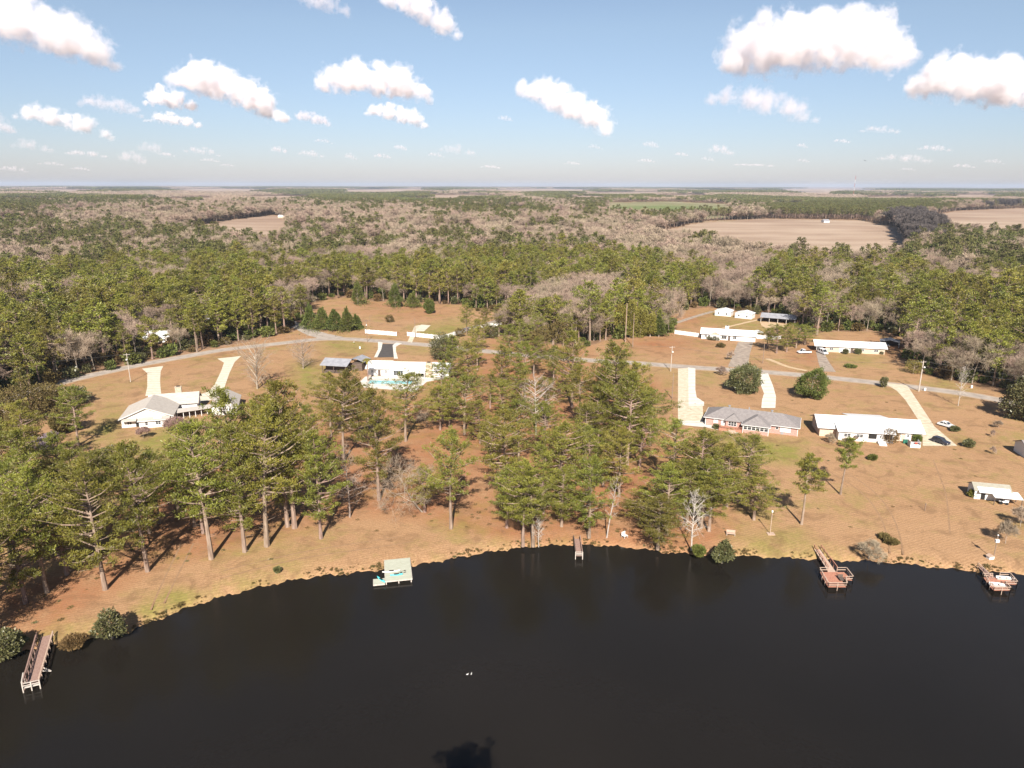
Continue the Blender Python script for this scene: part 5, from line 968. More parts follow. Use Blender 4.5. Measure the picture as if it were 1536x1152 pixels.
MB().box(0.2, 4.5, 0, 7.4, 5.8, 2.3).build('wall', M['darkwood'], h)
for x_ in (0.1, 7.5): 
    for y_ in (0.1, 5.9): MB().box(x_-.08, y_-.08, 0, x_+.08, y_+.08, 2.4).build('post', M['trim'], h)
# --- K: shed with white lean-to; L: building cut by the edge
rz = R_(-14); h = thing('lake_shed', 'white shed with olive roof and bright lean-to on the right lawn', 'shed', at_px(1472, 752), rz)
w = MB(); wall_block(w, -1.2, 1.2, 6.2, 5.4, 2.3, 1.1); w.build('wall', M['wwall'], h); r = MB(); roof_block(r, -1.2, 1.2, 6.2, 5.4, 2.3, 1.1, 'x', ov=0.25); r.build('roof', M['oroof'], h)
l = MB(); l.slab([(-0.6,0.2,2.1),(6.0,0.2,2.1),(6.1,3.1,3.18),(-0.6,3.1,3.18)], 0.07); l.slab([(1.9,-1.6,1.9),(7.7,-1.6,1.9),(7.7,1.6,2.35),(1.9,1.6,2.35)], 0.07); l.build('lean_to_roof', M['wroof'], h)
for x_, y_ in ((2.0,-1.5),(7.5,-1.5),(7.5,1.4)): MB().box(x_-.07, y_-.07, 0, x_+.07, y_+.07, 2.0).build('post', M['darkwood'], h)
door(h, 'f', 0.6, 1.2, 0.9, 1.9, 'dark'); window(h, 'l', 3.3, -1.2, 1.2, 0.5, 0.5, 1, 1)
t = thing('garden_tractor', 'white and dark garden tractor parked under the lean-to', 'tractor', tuple(Vector(h.location)+Matrix.Rotation(rz, 3, 'Z') @ Vector((4.3, -0.3, 0))), rz)
b = MB(); b.box(-0.9, -0.4, 0.45, 0.9, 0.4, 0.75); b.box(0.1, -0.35, 0.75, 0.95, 0.35, 1.05); b.build('body', M['carwhite'], t); MB().box(-0.6, -0.25, 0.75, -0.2, 0.25, 0.95).box(-0.68, -0.25, 0.95, -0.58, 0.25, 1.3).build('seat', M['black'], t)
for x_, r_ in ((-0.6, .38), (0.65, .28)):
    for y_ in (-.55, .4): m_ = MB(); m_.tube([(x_, y_, r_), (x_, y_+.15, r_)], r_, 14); m_.build('wheel', M['tyre'], t)
h = thing('corner_outbuilding', 'grey sided outbuilding cut off by the right edge of the picture', 'outbuilding', at_px(1541, 690), R_(-8)); w = MB(); wall_block(w, 0, 0, 8, 7, 2.8, 1.6, 'x'); w.build('wall', M['wwall'], h); r = MB(); roof_block(r, 0, 0, 8, 7, 2.8, 1.6, 'x'); r.build('roof', M['groof'], h); window(h, 'f', 2, 0, 1, 1, 1)
# --- far houses
for (px, py, Wd, Dp, a, wm_, rm_, lab), (gx, gy, gz) in zip(FARH, fh):
    h = thing('far_house', lab, 'house', (gx, gy, gz-0.1), a); Wd *= 0.72; w = MB(); wall_block(w, -Wd/2, 0, Wd/2, Dp, 3.0, 2.2); w.build('wall', M[wm_], h); r = MB(); roof_block(r, -Wd/2, 0, Wd/2, Dp, 3.0, 2.2); r.build('roof', M[rm_], h)
    for q in range(3): window(h, 'f', -Wd/2+Wd*(q+0.7)/3.4, 0, 1.0, 1.5, 1.2)
# ------------------------------------------------------------------ fences
def fence(label, pts, hgt_=1.7, cat='fence', step=2.4, group='white fences beyond the road'):
    w = [P(a, b, 0) for a, b in pts]; t = thing('white_fence', label, cat, (*w[0], 0), 0, group); pn = MB(); x0_, y0_ = w[0]
    for i in range(len(w)-1):
        a = (w[i][0]-x0_, w[i][1]-y0_); b = (w[i+1][0]-x0_, w[i+1][1]-y0_); L_ = math.dist(a, b); n_ = max(1, round(L_/step))
        pn.bar((*a, hgt_*0.5), (*b, hgt_*0.5), 0.05, hgt_*0.94)
        for q in range(n_+1 if i == len(w)-2 else n_):
            s_ = q/n_; p_ = (a[0]+(b[0]-a[0])*s_, a[1]+(b[1]-a[1])*s_); MB().box(p_[0]-.08, p_[1]-.08, 0, p_[0]+.08, p_[1]+.08, hgt_+0.12).build('post', M['trim'], t)
    pn.build('panel', M['wwall'], t)
fence('white board fence left of the paved path opposite the pool house', [(548, 500), (595, 504)], 2.0); fence('white board fence right of the paved path opposite the pool house', [(611, 504), (660, 509)], 2.0)
fence('white fence running along the lane up into the wood', [(660, 509), (690, 501), (714, 493), (752, 488)], 1.7); fence('short white fence at the far end of the lane', [(775, 474), (793, 468)], 1.6)
fence('white fence on the left of the white ranch house', [(1012, 501), (1050, 506)], 2.0); fence('white fence on the right of the white ranch house', [(1135, 508), (1171, 510)], 2.0)
# ------------------------------------------------------------------ poles, lamps and wires
def pole(px, py, ty, label, m='pole', lamp=True, arm=True, group='utility poles', rz=0.2, r=0.15, name='utility_pole'):
    x, y = P(px, py); H = height_to(x, y, 0, ty); t = thing(name, label, 'utility pole', (x, y, 0), rz, group); b = MB(); b.tube([(0, 0, -.3), (0, 0, H)], [r, r*0.7], 8); b.build('shaft', M[m], t)
    if arm: MB().bar((-1.1, 0, H-0.5), (1.1, 0, H-0.5), 0.12).build('crossarm', M[m], t)
    if arm:
        for sx in (-1, 0, 1): q = MB(); q.tube([(sx, 0, H-0.44), (sx, 0, H-0.2)], 0.06, 6); q.build('insulator', M['grey'], t)
    if lamp:
        l = MB(); l.tube([(0, -0.15, H-2.2), (0, -0.8, H-2.0)], 0.04, 5); q = l.build('lamp_arm', M['steel'], t); g_ = MB(); g_.tube([(0, -0.85, H-2.35), (0, -0.85, H-2.15), (0, -0.85, H-1.9)], [0.32, 0.3, 0.1], 10); g_.build('lamp_head', M['lamp'], q)
    return (x, y, H)
A1 = pole(196, 573, 530, 'pale utility pole with lamp on the lawn left of the driveway')
A2 = pole(551, 513, 480, 'utility pole with lamp beside the left white fence', 'dpole')
A3 = pole(623, 507, 478, 'thin brown pole behind the right white fence', 'dpole', False, False)
A4 = pole(1006, 557, 519, 'pale utility pole with lamp at the top of the concrete driveway', 'pole')
A5 = pole(1144, 545, 516, 'thin brown pole between the two ranch house lawns', 'dpole', False, False)
A6 = pole(1378, 587, 541, 'tall pale utility pole with crossarm by the road at the right', 'pole', r=0.22)
A7 = pole(857, 522, 486, 'thin pole on the verge behind the pines in the centre', 'dpole', False, False)
A8 = pole(1008, 598, 560, 'thin brown pole left of the concrete driveway', 'dpole', False, False)
A9 = pole(938, 513, 455, 'bare dead pine stem like a pole in front of the vine trees', 'bark', False, False, None, r=0.28, name='dead_tree_stem'); 
A10 = pole(949, 520, 470, 'second thinner dead stem right of the first one', 'bark', False, False, None, r=0.18, name='dead_tree_stem')
def wire(a, b, label, dz=0.0, sag=1.0, r=0.022):
    ax, ay, az = a; bx_, by_, bz = b; m_ = MB(); m_.tube([(ax*(1-t)+bx_*t-ax, ay*(1-t)+by_*t-ay, (az*(1-t)+bz*t)-0.25-dz-sag*4*t*(1-t)) for t in np.linspace(0, 1, 13)], r, 4)
    o = m_.build('power_line', M['wire'], None); o.location = (ax, ay, 0); tag(o, label, 'power line', 'power lines')
wire((-200, 235, 10), A1, 'power line running from the left edge to the pale pole'); wire(A1, A2, 'power line along the left wood edge between the lamp poles', sag=2); wire(A6, (215, 190, 11), 'upper power line from the tall pole to the right edge'); wire(A6, (215, 190, 11), 'lower power line from the tall pole to the right edge', dz=1.6); wire(A4, A6, 'power line above the road between the two pale poles at the right', sag=2.5); wire(A2, A4, 'long power line over the middle of the picture', sag=3)
x, y = P(1155, 801); t = thing('lamp_post', 'slim pale lamp post on a concrete pad on the lakeside lawn', 'lamp post', (x, y, 0)); MB().box(-.6, -.6, 0, .9, .6, .12).build('base', M['palewood'], t); b = MB(); b.tube([(0, 0, 0.1), (0, 0, 4.9)], 0.07, 8); b.build('post', M['palewood'], t); b = MB(); b.tube([(0, 0, 4.9), (0, 0, 5.0), (0, 0, 5.3), (0, 0, 5.4)], [0.1, 0.2, 0.2, 0.05], 10); b.build('lamp', M['lamp'], t)
x, y = P(1490, 838); t = thing('light_pole', 'brown pole with a white box and lamp by the right shore', 'light pole', (x, y, 0)); b = MB(); b.tube([(0, 0, -.2), (0, 0, 5.0)], 0.08, 8); b.build('post', M['dpole'], t); MB().box(-.35, -.25, 3.6, .35, .15, 4.15).build('box', M['trim'], t); b = MB(); b.tube([(0, 0, 5.0), (0, 0, 5.2)], [.16, .1], 8); b.build('lamp', M['lamp'], t)
x, y = P(1485, 838); t = thing('pump_cover', 'small white pump box at the foot of the right light pole', 'pump box', (x, y, 0), 0.2); MB().box(-.55, -.4, 0, .55, .4, .6).build('case', M['trim'], t); MB().prism([(-.65, .6), (.65, .6), (0, .95)], -.5, .5).build('lid', M['palewood'], t)
for i, (px, py, lab) in enumerate([(1387, 766, 'short dark post standing alone on the dry lawn'), (555, 488, 'thin brown post in the field behind the left white fence')]):
    x, y = P(px, py); t = thing('wooden_post', lab, 'post', (x, y, 0)); MB().bar((0, 0, -.2), (0, 0, 1.5 if i == 0 else 5), 0.12).build('post_shaft', M['dpole'], t); MB().box(-.12, -.1, 1.5 if i == 0 else 5, .12, .1, 1.75 if i == 0 else 5.1).build('cap', M['dpole'], t)
x, y = P(937, 806); t = thing('garden_chair', 'white plastic garden chair on the shore right of the little dock', 'chair', (x, y, 0), 0.6)
MB().box(-.5, -.45, .42, .5, .45, .5).build('seat', M['whitepl'], t); MB().box(-.5, .4, .5, .5, .5, 1.15).build('backrest', M['whitepl'], t)
for a_ in (-.44, .44):
    for c_ in (-.4, .4): MB().bar((a_, c_, 0), (a_, c_, .42), .07).build('leg', M['whitepl'], t)
x, y = P(1096, 803); t = thing('garden_bench', 'pale bench swing under the pines at the shore below the brick house', 'bench', (x, y, 0), -0.2)
MB().box(-.9, -.3, .42, .9, .3, .5).build('seat', M['palewood'], t); MB().box(-.9, .28, .55, .9, .36, 1.1).build('backrest', M['palewood'], t)
for a_ in (-.8, .8):
    for c_ in (-.25, .25): MB().bar((a_, c_, 0), (a_, c_, .42), .09).build('leg', M['palerail'], t)
for i, (px, py, lab) in enumerate([(531, 516, 'yellow roadside marker box near the junction'), (540, 523, 'small pale utility pedestal on the verge left of the black driveway'), (1387, 586, 'white meter box at the foot of the tall pale pole'), (1457, 582, 'white mailbox at the right end of the road'), (158*9.72, 0, '')][:4]):
    x, y = P(px, py); t = thing('utility_box', lab, 'utility box', (x, y, 0)); MB().box(-.3, -.2, 0, .3, .2, .9).build('case', M['trim'] if i else M['vine'], t); MB().box(-.34, -.24, .9, .34, .24, .98).build('lid', M['trim'], t)
# ------------------------------------------------------------------ vehicles
def vehicle(name, label, cat, px, py, rz, paint, L=4.6, W=1.8, H=1.45, style='sedan'):
    x, y = P(px, py); t = thing(name, label, cat, (x, y, 0.04), rz); a = L/2
    low = {'sedan': [(-a,.35),(-a,.75),(-a*.92,.92),(a*.45,.95),(a*.95,.80),(a,.60),(a,.32)], 'suv': [(-a,.4),(-a,.95),(-a*.95,1.02),(a*.45,1.02),(a*.95,.90),(a,.65),(a,.36)], 'van': [(-a,.4),(-a,1.1),(a*.6,1.1),(a*.97,.95),(a,.6),(a,.36)], 'pickup': [(-a,.45),(-a,1.0),(a*.45,1.02),(a*.95,.95),(a,.65),(a,.42)]}[style]
    MB().prism(low, -W/2, W/2).build('body', M[paint], t)
    top = {'sedan': [(-a*.80,.90),(-a*.52,H),(a*.02,H),(a*.42,.93)], 'suv': [(-a*.96,1.0),(-a*.82,H),(a*.08,H),(a*.44,1.0)], 'van': [(-a*.98,1.08),(-a*.93,H),(a*.35,H),(a*.68,1.08)], 'pickup': [(-a*.08,1.0),(-a*.02,H),(a*.32,H),(a*.55,1.0)]}[style]
    MB().prism(top, -W/2+.12, W/2-.12).build('window', M['glass'], t); tp = [p for p in top if p[1] == H]
    MB().prism([(tp[0][0]-.05, H-.04), (tp[0][0], H+.04), (tp[1][0], H+.04), (tp[1][0]+.08, H-.04)], -W/2+.1, W/2-.1).build('roof', M[paint], t)
    pl = MB()
    for q in (0, .5, 1):
        u0 = top[0][0]+(top[-1][0]-top[0][0])*q; u1 = tp[0][0]+(tp[1][0]-tp[0][0])*q
        for sg in (-1, 1): pl.bar((u0, sg*(W/2-.11), .95), (u1, sg*(W/2-.11), H), .09)
    pl.build('pillar', M[paint], t)
    for x_ in (-a*.60, a*.62):
        for y_ in (-W/2+.02, W/2-.22):
            m_ = MB(); m_.tube([(x_, y_, .34), (x_, y_+.2, .34)], .34, 16); o = m_.build('wheel', M['tyre'], t); r_ = MB(); r_.tube([(x_, y_-.012, .34), (x_, y_+.212, .34)], .19, 12); r_.build('rim', M['steel'], o)
    for sg in (-1, 1): MB().box(a-.04, sg*W*.36-.16, .62, a+.02, sg*W*.36+.16, .76).build('headlight', M['lamp'], t); MB().box(-a-.02, sg*W*.38-.13, .68, -a+.03, sg*W*.38+.13, .86).build('tail_light', M['redlamp'], t)
    if style == 'pickup': MB().box(-a*.95, -W/2+.12, 1.0, -a*.12, W/2-.12, 1.025).build('bed_cover', M['black'], t)
    return t
vehicle('white_car', 'white saloon car parked on the grass right of the concrete driveway', 'car', 1419, 640, R_(-62), 'carwhite')
vehicle('dark_car', 'dark car parked at the lower end of the concrete driveway', 'car', 1411, 665, R_(-65), 'cardark', 4.7, 1.85, 1.6, 'suv')
vehicle('pickup_truck', 'white pickup truck on the grass beneath the pine clump', 'pickup truck', 1206, 530, R_(184), 'carwhite', 5.8, 2.0, 1.85, 'pickup')
vehicle('white_van', 'white van at the left end of the tan ranch house', 'van', 1234, 530.5, R_(-80), 'carwhite', 5.0, 2.0, 2.1, 'van')
vehicle('white_carport_car', 'white car half hidden inside the small carport', 'car', 1327, 519, R_(-85), 'carwhite', 4.5)
vehicle('white_yard_car', 'white car parked behind the right fence of the white ranch house', 'car', 1138, 500, R_(5), 'carwhite', 4.6)
# ------------------------------------------------------------------ docks
ZD = -0.12
def deck_planks(mb, x0, y0, x1, y1, z, along='x', w=0.22, gap=0.03, r=random.Random(2)):
    if along == 'x':
        y = y0
        while y < y1-0.01: ye = min(y+w, y1); mb.box(x0+r.uniform(-.03, .03), y, z-.05, x1+r.uniform(-.03, .03), ye-gap, z+r.uniform(-.01, .012)); y += w
    else:
        x = x0
        while x < x1-0.01: xe = min(x+w, x1); mb.box(x, y0+r.uniform(-.03, .03), z-.05, xe-gap, y1+r.uniform(-.03, .03), z+r.uniform(-.01, .012)); x += w
def rail(root, a, b, m, z=ZD, h=1.05, n=None, mids=1, name='railing', postname='post', thick=.09):
    L_ = math.dist(a, b); n = n or max(1, round(L_/1.8)); rl = MB(); rl.bar((*a, z+h), (*b, z+h), .16, .05)
    for k_ in range(mids): zz = z+h*(k_+1)/(mids+1); rl.bar((*a, zz), (*b, zz), .05, .12)
    rl.build(name, m, root)
    for q in range(n+1): s_ = q/n; p_ = (a[0]+(b[0]-a[0])*s_, a[1]+(b[1]-a[1])*s_); MB().box(p_[0]-thick/2, p_[1]-thick/2, -2.2, p_[0]+thick/2, p_[1]+thick/2, z+h).build(postname, m, root)
# left dock: long plank walk, weathered rails on the left, bleached frame at the end
a = P(47, 1030, ZD); b_ = P(70, 953, ZD); L_ = math.dist(a, b_); rz = math.atan2(b_[1]-a[1], b_[0]-a[0]); t = thing('long_dock', 'long weathered brown plank dock with railings in the lower left corner', 'dock', (*a, 0), rz)
d = MB(); deck_planks(d, 0.6, -0.85, L_, 0.85, ZD, 'y', 0.42, 0.07); d.build('deck', M['deckwood'], t); s_ = MB(); s_.box(0.5, -.8, ZD-.3, L_, -.72, ZD-.06); s_.box(0.5, .72, ZD-.3, L_, .8, ZD-.06); s_.build('side_beam', M['darkwood'], t)
rail(t, (0.6, 1.0), (L_-0.3, 1.2), M['deckwood'], mids=2); rail(t, (0.6, -0.92), (L_-0.3, -0.98), M['palewood'], mids=1, h=0.75)
rail(t, (0, -1.05), (0, 1.05), M['palerail'], n=2, mids=1, h=0.8, name='end_rail', thick=.14); rail(t, (0, 1.05), (2.4, 1.25), M['palerail'], n=1, mids=1, name='end_rail', thick=.12)
b = MB(); b.box(0.1, -1.0, ZD-.1, 0.55, 1.0, ZD+.02); b.build('end_board', M['palerail'], t); b = MB(); b.bar((4.2, -0.9, ZD), (3.6, -1.9, -.6), .12); b.bar((3.4, -.9, ZD), (3.6, -1.9, -.6), .12); b.build('brace', M['palerail'], t)
# green platform with kayaks
a = P(578, 872, ZD); b_ = P(618, 868, ZD); c_ = P(578, 840, ZD); W_ = math.dist(a, b_); D_ = math.dist(a, c_); rz = math.atan2(b_[1]-a[1], b_[0]-a[0]); t = thing('swim_platform', 'pale green boarded swim platform with a lower side float', 'dock', (*a, 0), rz)
d = MB(); deck_planks(d, 0, 0, W_, D_, ZD+.05, 'x', 0.34, 0.05); d.build('deck', M['greendeck'], t); s_ = MB(); s_.box(-.06, -.08, ZD-.2, W_+.06, 0, ZD+.07); s_.box(-.08, -.05, ZD-.2, 0, D_, ZD+.06); s_.box(W_, -.05, ZD-.2, W_+.08, D_, ZD+.06); s_.build('rim_board', M['palerail'], t)
for x_ in (.15, W_/2, W_-.15):
    for y_ in (.05, D_*.5, D_-.4): MB().box(x_-.09, y_-.09, -2.2, x_+.09, y_+.09, ZD-.02).build('post', M['palerail'], t)
d = MB(); deck_planks(d, -2.15, -0.35, -.1, 1.6, -.35, 'x', 0.22); d.build('float_deck', M['greendeck'], t); s_ = MB(); s_.box(-2.2, -.42, -.6, -.1, -.35, -.33); s_.box(-2.22, -.4, -.6, -2.15, 1.6, -.34); s_.build('float_rim', M['palerail'], t)
rp = t.matrix_basis.copy()
def kayak(label, lx, ly, z, rz2, m, L=3.0, W=0.66, roll=0.0, m2=None):
    o = rp @ Vector((lx, ly, 0)); t2 = thing('kayak', label, 'kayak', (o.x, o.y, z), rz+rz2, 'kayaks on the green platform'); mb = MB(); n_ = 13; k_ = 8
    for i in range(n_):
        u = -1+2*i/(n_-1); w_ = W/2*(max(0.02, 1-abs(u)**2.3)); h_ = .30+.10*abs(u)**3
        for j in range(k_): an = 2*math.pi*j/k_; mb.v.append((u*L/2, math.cos(an)*w_, h_*.5+math.sin(an)*h_*.5*(0.75 if math.sin(an) > 0 else 1)))
    for i in range(n_-1):
        for j in range(k_): mb.f.append((i*k_+j, i*k_+(j+1) % k_, (i+1)*k_+(j+1) % k_, (i+1)*k_+j))
    mb.f.append(tuple(range(k_))[::-1]); mb.f.append(tuple((n_-1)*k_+j for j in range(k_))); mb.build('hull', M[m], t2, True)
    c = MB(); c.tube([(-.45, 0, .26), (.45, 0, .26)], [.22, .22], 10); s2 = c.build('cockpit', M['dark'] if m2 is None else M[m2], t2)
    for q, v in enumerate(s2.data.vertices): v.co.z = .27+(v.co.z-.26)*.12
    return t2
kayak('turquoise kayak lying on the green platform', 2.1, 1.6, ZD+.07, 0.0, 'turq', 2.3, .5); kayak('white kayak across the back of the green platform', 1.2, 3.0, ZD+.07, 0.02, 'whitepl', 3.4, .62); kayak('turquoise kayak leaning from the float onto the platform', -.75, .85, -.28, R_(-58), 'turq', 2.7, .55)
for i, (lx, ly, an) in enumerate([(3.0, 2.75, .35), (3.0, 2.15, .3), (2.2, 2.3, .1)]):
    o = rp @ Vector((lx, ly, 0)); t2 = thing('paddle', ['black paddle lying by the white kayak', 'black paddle with wide blade by the turquoise kayak', 'short paddle between the two kayaks on the platform'][i], 'paddle', (o.x, o.y, ZD+.12), rz+an, 'paddles on the platform'); b = MB(); b.tube([(-.6, 0, 0), (.6, 0, 0)], .022, 6); b.build('shaft', M['black'], t2); MB().box(.55, -.09, -.02, .95, .09, .02).build('blade', M['black'], t2)
# little dock
a = P(868.5, 834, ZD); b_ = P(865, 808, ZD); L_ = math.dist(a, b_); rz = math.atan2(b_[1]-a[1], b_[0]-a[0]); t = thing('little_dock', 'small narrow brown dock with a white end frame in the middle of the shore', 'dock', (*a, 0), rz)
d = MB(); deck_planks(d, 0, -.6, L_, .6, ZD, 'y', .25); d.build('deck', M['deckwood'], t); rail(t, (0, .66), (L_-.2, .66), M['darkwood'], h=.9); rail(t, (0, -.66), (L_-.2, -.66), M['deckwood'], h=.9)
rail(t, (-.1, -.7), (-.1, .7), M['palerail'], n=1, mids=2, h=.95, name='end_rail', thick=.13)
# red cross-shaped dock
o = P(1252, 853, ZD); a = P(1238, 856, ZD); b_ = P(1262, 856, ZD); t = thing('red_dock', 'red stained wooden dock with wide railed platform near the right', 'dock', (*P(1243, 877, ZD), 0), 0.0)
ox, oy = t.location.x, t.location.y; L2 = lambda px, py: (P(px, py, ZD)[0]-ox, P(px, py, ZD)[1]-oy)
def quad_planks(mb, q, z, n):
    (p0, p1, p2, p3) = q      # p0->p1 one side, p3->p2 the other; planks run from side to side
    for i in range(n):
        s0 = i/n; s1 = (i+0.93)/n; pts = [(p0[0]+(p1[0]-p0[0])*s0, p0[1]+(p1[1]-p0[1])*s0), (p3[0]+(p2[0]-p3[0])*s0, p3[1]+(p2[1]-p3[1])*s0), (p3[0]+(p2[0]-p3[0])*s1, p3[1]+(p2[1]-p3[1])*s1), (p0[0]+(p1[0]-p0[0])*s1, p0[1]+(p1[1]-p0[1])*s1)]
        mb.slab([(*p, z+0.01*((i*7) % 3-1)) for p in pts], .06)
d = MB(); quad_planks(d, [L2(1221.5, 824), L2(1242, 858), L2(1254, 858), L2(1230, 824)], ZD, 22); d.build('walkway', M['palewood'], t)
d = MB(); quad_planks(d, [L2(1230, 858), L2(1242, 881), L2(1270, 881), L2(1254, 858)], ZD+.015, 4); quad_planks(d, [L2(1254, 858), L2(1257, 868), L2(1279, 871), L2(1266, 858)], ZD+.005, 5); d.build('deck', M['redwood'], t)
for pa, pb, hh in [((1221, 823), (1242, 856), .9), ((1231, 823), (1255, 856), .9), ((1229, 858), (1242, 858), .95), ((1229, 858), (1242, 881), .95), ((1242, 881), (1270, 881), .95), ((1255, 858), (1269, 858), .95), ((1269, 858), (1279, 871), .95), ((1268, 872), (1279, 871), .95), ((1270, 881), (1268, 872), .95)]:
    rail(t, L2(*pa), L2(*pb), M['palewood'] if hh > .92 else M['redwood'], h=hh)
b = MB(); p_ = L2(1262, 870); b.box(p_[0]-.5, p_[1]-.7, ZD+.3, p_[0]+.4, p_[1]+.5, ZD+.42); b.box(p_[0]-.5, p_[1]+.4, ZD+.42, p_[0]+.4, p_[1]+.5, ZD+.9); b.build('bench', M['darkwood'], t)
# right dock with a boat
t = thing('right_dock', 'brown wooden dock with benches at the right edge of the lake', 'dock', (*P(1490, 886, ZD), 0), 0.0); ox, oy = t.location.x, t.location.y
d = MB(); quad_planks(d, [L2(1467, 850), L2(1486, 869), L2(1494, 866), L2(1472, 850)], ZD, 18); d.build('walkway', M['deckwood'], t); d = MB(); quad_planks(d, [L2(1475, 866), L2(1490, 886), L2(1515, 886), L2(1497, 866)], ZD+.015, 5); quad_planks(d, [L2(1497, 866), L2(1505, 876), L2(1525, 877), L2(1515, 866)], ZD+.005, 4); d.build('deck', M['redwood'], t)
for pa, pb in [((1475, 866), (1488, 866)), ((1475, 866), (1490, 887)), ((1490, 887), (1515, 887)), ((1499, 865), (1514, 865)), ((1514, 865), (1525, 878)), ((1507, 878), (1525, 878)), ((1515, 887), (1507, 878)), ((1466, 850), (1484, 867))]: rail(t, L2(*pa), L2(*pb), M['palewood'], h=.85)
def small_boat(label, px, py, z, rz2, L=2.8, W=1.1):
    x, y = P(px, py, z); t2 = thing('small_boat', label, 'boat', (x, y, z), rz2); h = MB(); st_ = [(-L/2, W*.45), (-L*.25, W*.5), (L*.15, W*.46), (L*.38, W*.28), (L/2, .03)]
    for x_, w_ in st_: h.v += [(x_, -w_, .42), (x_, -w_*.6, 0), (x_, w_*.6, 0), (x_, w_, .42), (x_, w_*.85, .40), (x_, w_*.5, .12), (x_, -w_*.5, .12), (x_, -w_*.85, .40)]
    for i in range(4):
        for j in range(8): h.f.append((i*8+j, i*8+(j+1) % 8, (i+1)*8+(j+1) % 8, (i+1)*8+j))
    h.f.append(tuple(range(8))[::-1]); h.f.append(tuple(32+j for j in range(8))); h.build('hull', M['whitepl'], t2)
    for x_ in (-L*.28, L*.08): MB().box(x_-.12, -W*.4, .28, x_+.12, W*.4, .33).build('thwart', M['palerail'], t2)
small_boat('small white boat lying on the right dock platform', 1497, 879, ZD+.05, R_(-12)); small_boat('white dinghy upturned at the back of the right dock', 1508, 869, ZD+.05, R_(-8), 3.0, .9)
# waterfowl, mast, bird of prey
for i, (px, py) in enumerate([(701, 1012), (707, 1011.4)]):
    x, y = P(px, py, WATER_Z); t = thing('white_duck', ['left one of two white ducks on the dark water', 'right one of two white ducks on the dark water'][i], 'duck', (x, y, WATER_Z), 0.3+i, 'white ducks'); t.scale = (0.62,)*3; m_ = MB(); n_ = 7
    m_.tube([(-.3, 0, .13), (-.22, 0, .12), (-.1, 0, .10), (.08, 0, .10), (.18, 0, .12), (.22, 0, .2), (.24, 0, .32), (.29, 0, .37), (.33, 0, .36)], [.02, .07, .12, .13, .08, .045, .04, .05, .025], 10); m_.build('body', M['wfeather'], t, True); m_ = MB(); m_.tube([(.33, 0, .355), (.40, 0, .345)], [.022, .008], 6); m_.build('beak', M['yellow'], t)
x, y, z = ray(1297.5, 241); s_ = 340; t = thing('soaring_bird', 'dark bird soaring in the sky at the right', 'bird', (x*s_, y*s_, CAM_H+z*s_), 0.6); t.rotation_euler = (0.35, 0.2, 0.6)
m_ = MB(); m_.tube([(-.36, 0, 0), (-.2, 0, 0), (0, 0, 0), (.2, 0, 0), (.3, 0, .02), (.37, 0, .02)], [.05, .08, .11, .09, .05, .02], 8); m_.build('body', M['feather'], t, True)
for sg in (-1, 1): m_ = MB(); m_.slab([(.15, sg*.05, .03), (.18, sg*.5, .14), (.10, sg*.92, .20), (-.05, sg*.95, .2), (-.12, sg*.5, .12), (-.15, sg*.05, .02)], .03); m_.build('wing', M['feather'], t)
m_ = MB(); m_.slab([(-.3, .05, .01), (-.6, .14, .0), (-.6, -.14, .0), (-.3, -.05, .01)], .02); m_.build('tail', M['feather'], t)
x, y, z = ray(1282, 277); s_ = 3900/y; gx, gy = x*s_, 3900.0; gz = float(terr(gx, gy)); t = thing('radio_mast', 'thin red and white lattice radio mast on the horizon', 'radio mast', (gx, gy, gz)); HM = 122-gz
for q in range(6):
    m_ = MB(); z0_ = HM*q/6; z1_ = HM*(q+1)/6
    for a_ in range(3): an = a_*2.094; m_.bar((math.cos(an)*1.1, math.sin(an)*1.1, z0_), (math.cos(an)*1.1, math.sin(an)*1.1, z1_), .35)
    for s2 in range(5):
        zz = z0_+(z1_-z0_)*s2/5
        for a_ in range(3): an = a_*2.094; bn = an+2.094; m_.bar((math.cos(an)*1.1, math.sin(an)*1.1, zz), (math.cos(bn)*1.1, math.sin(bn)*1.1, zz+(z1_-z0_)/5), .15)
    o = m_.build('section', M['redpt'] if q % 2 else M['trim'], t)
# ------------------------------------------------------------------ tree behind the camera side whose shadow tip reaches the picture's lower edge
x, y = P(683, 1131, WATER_Z); H = 27.0; plant('pine_tree', PN[2], 'tall pine on the near bank whose top shades the water at the bottom', 'pine tree', x+0.2, y-(H+0.8)/math.tan(SUN_EL)+0.2, 0, (1.25, 1.25, H/25), 1.0)
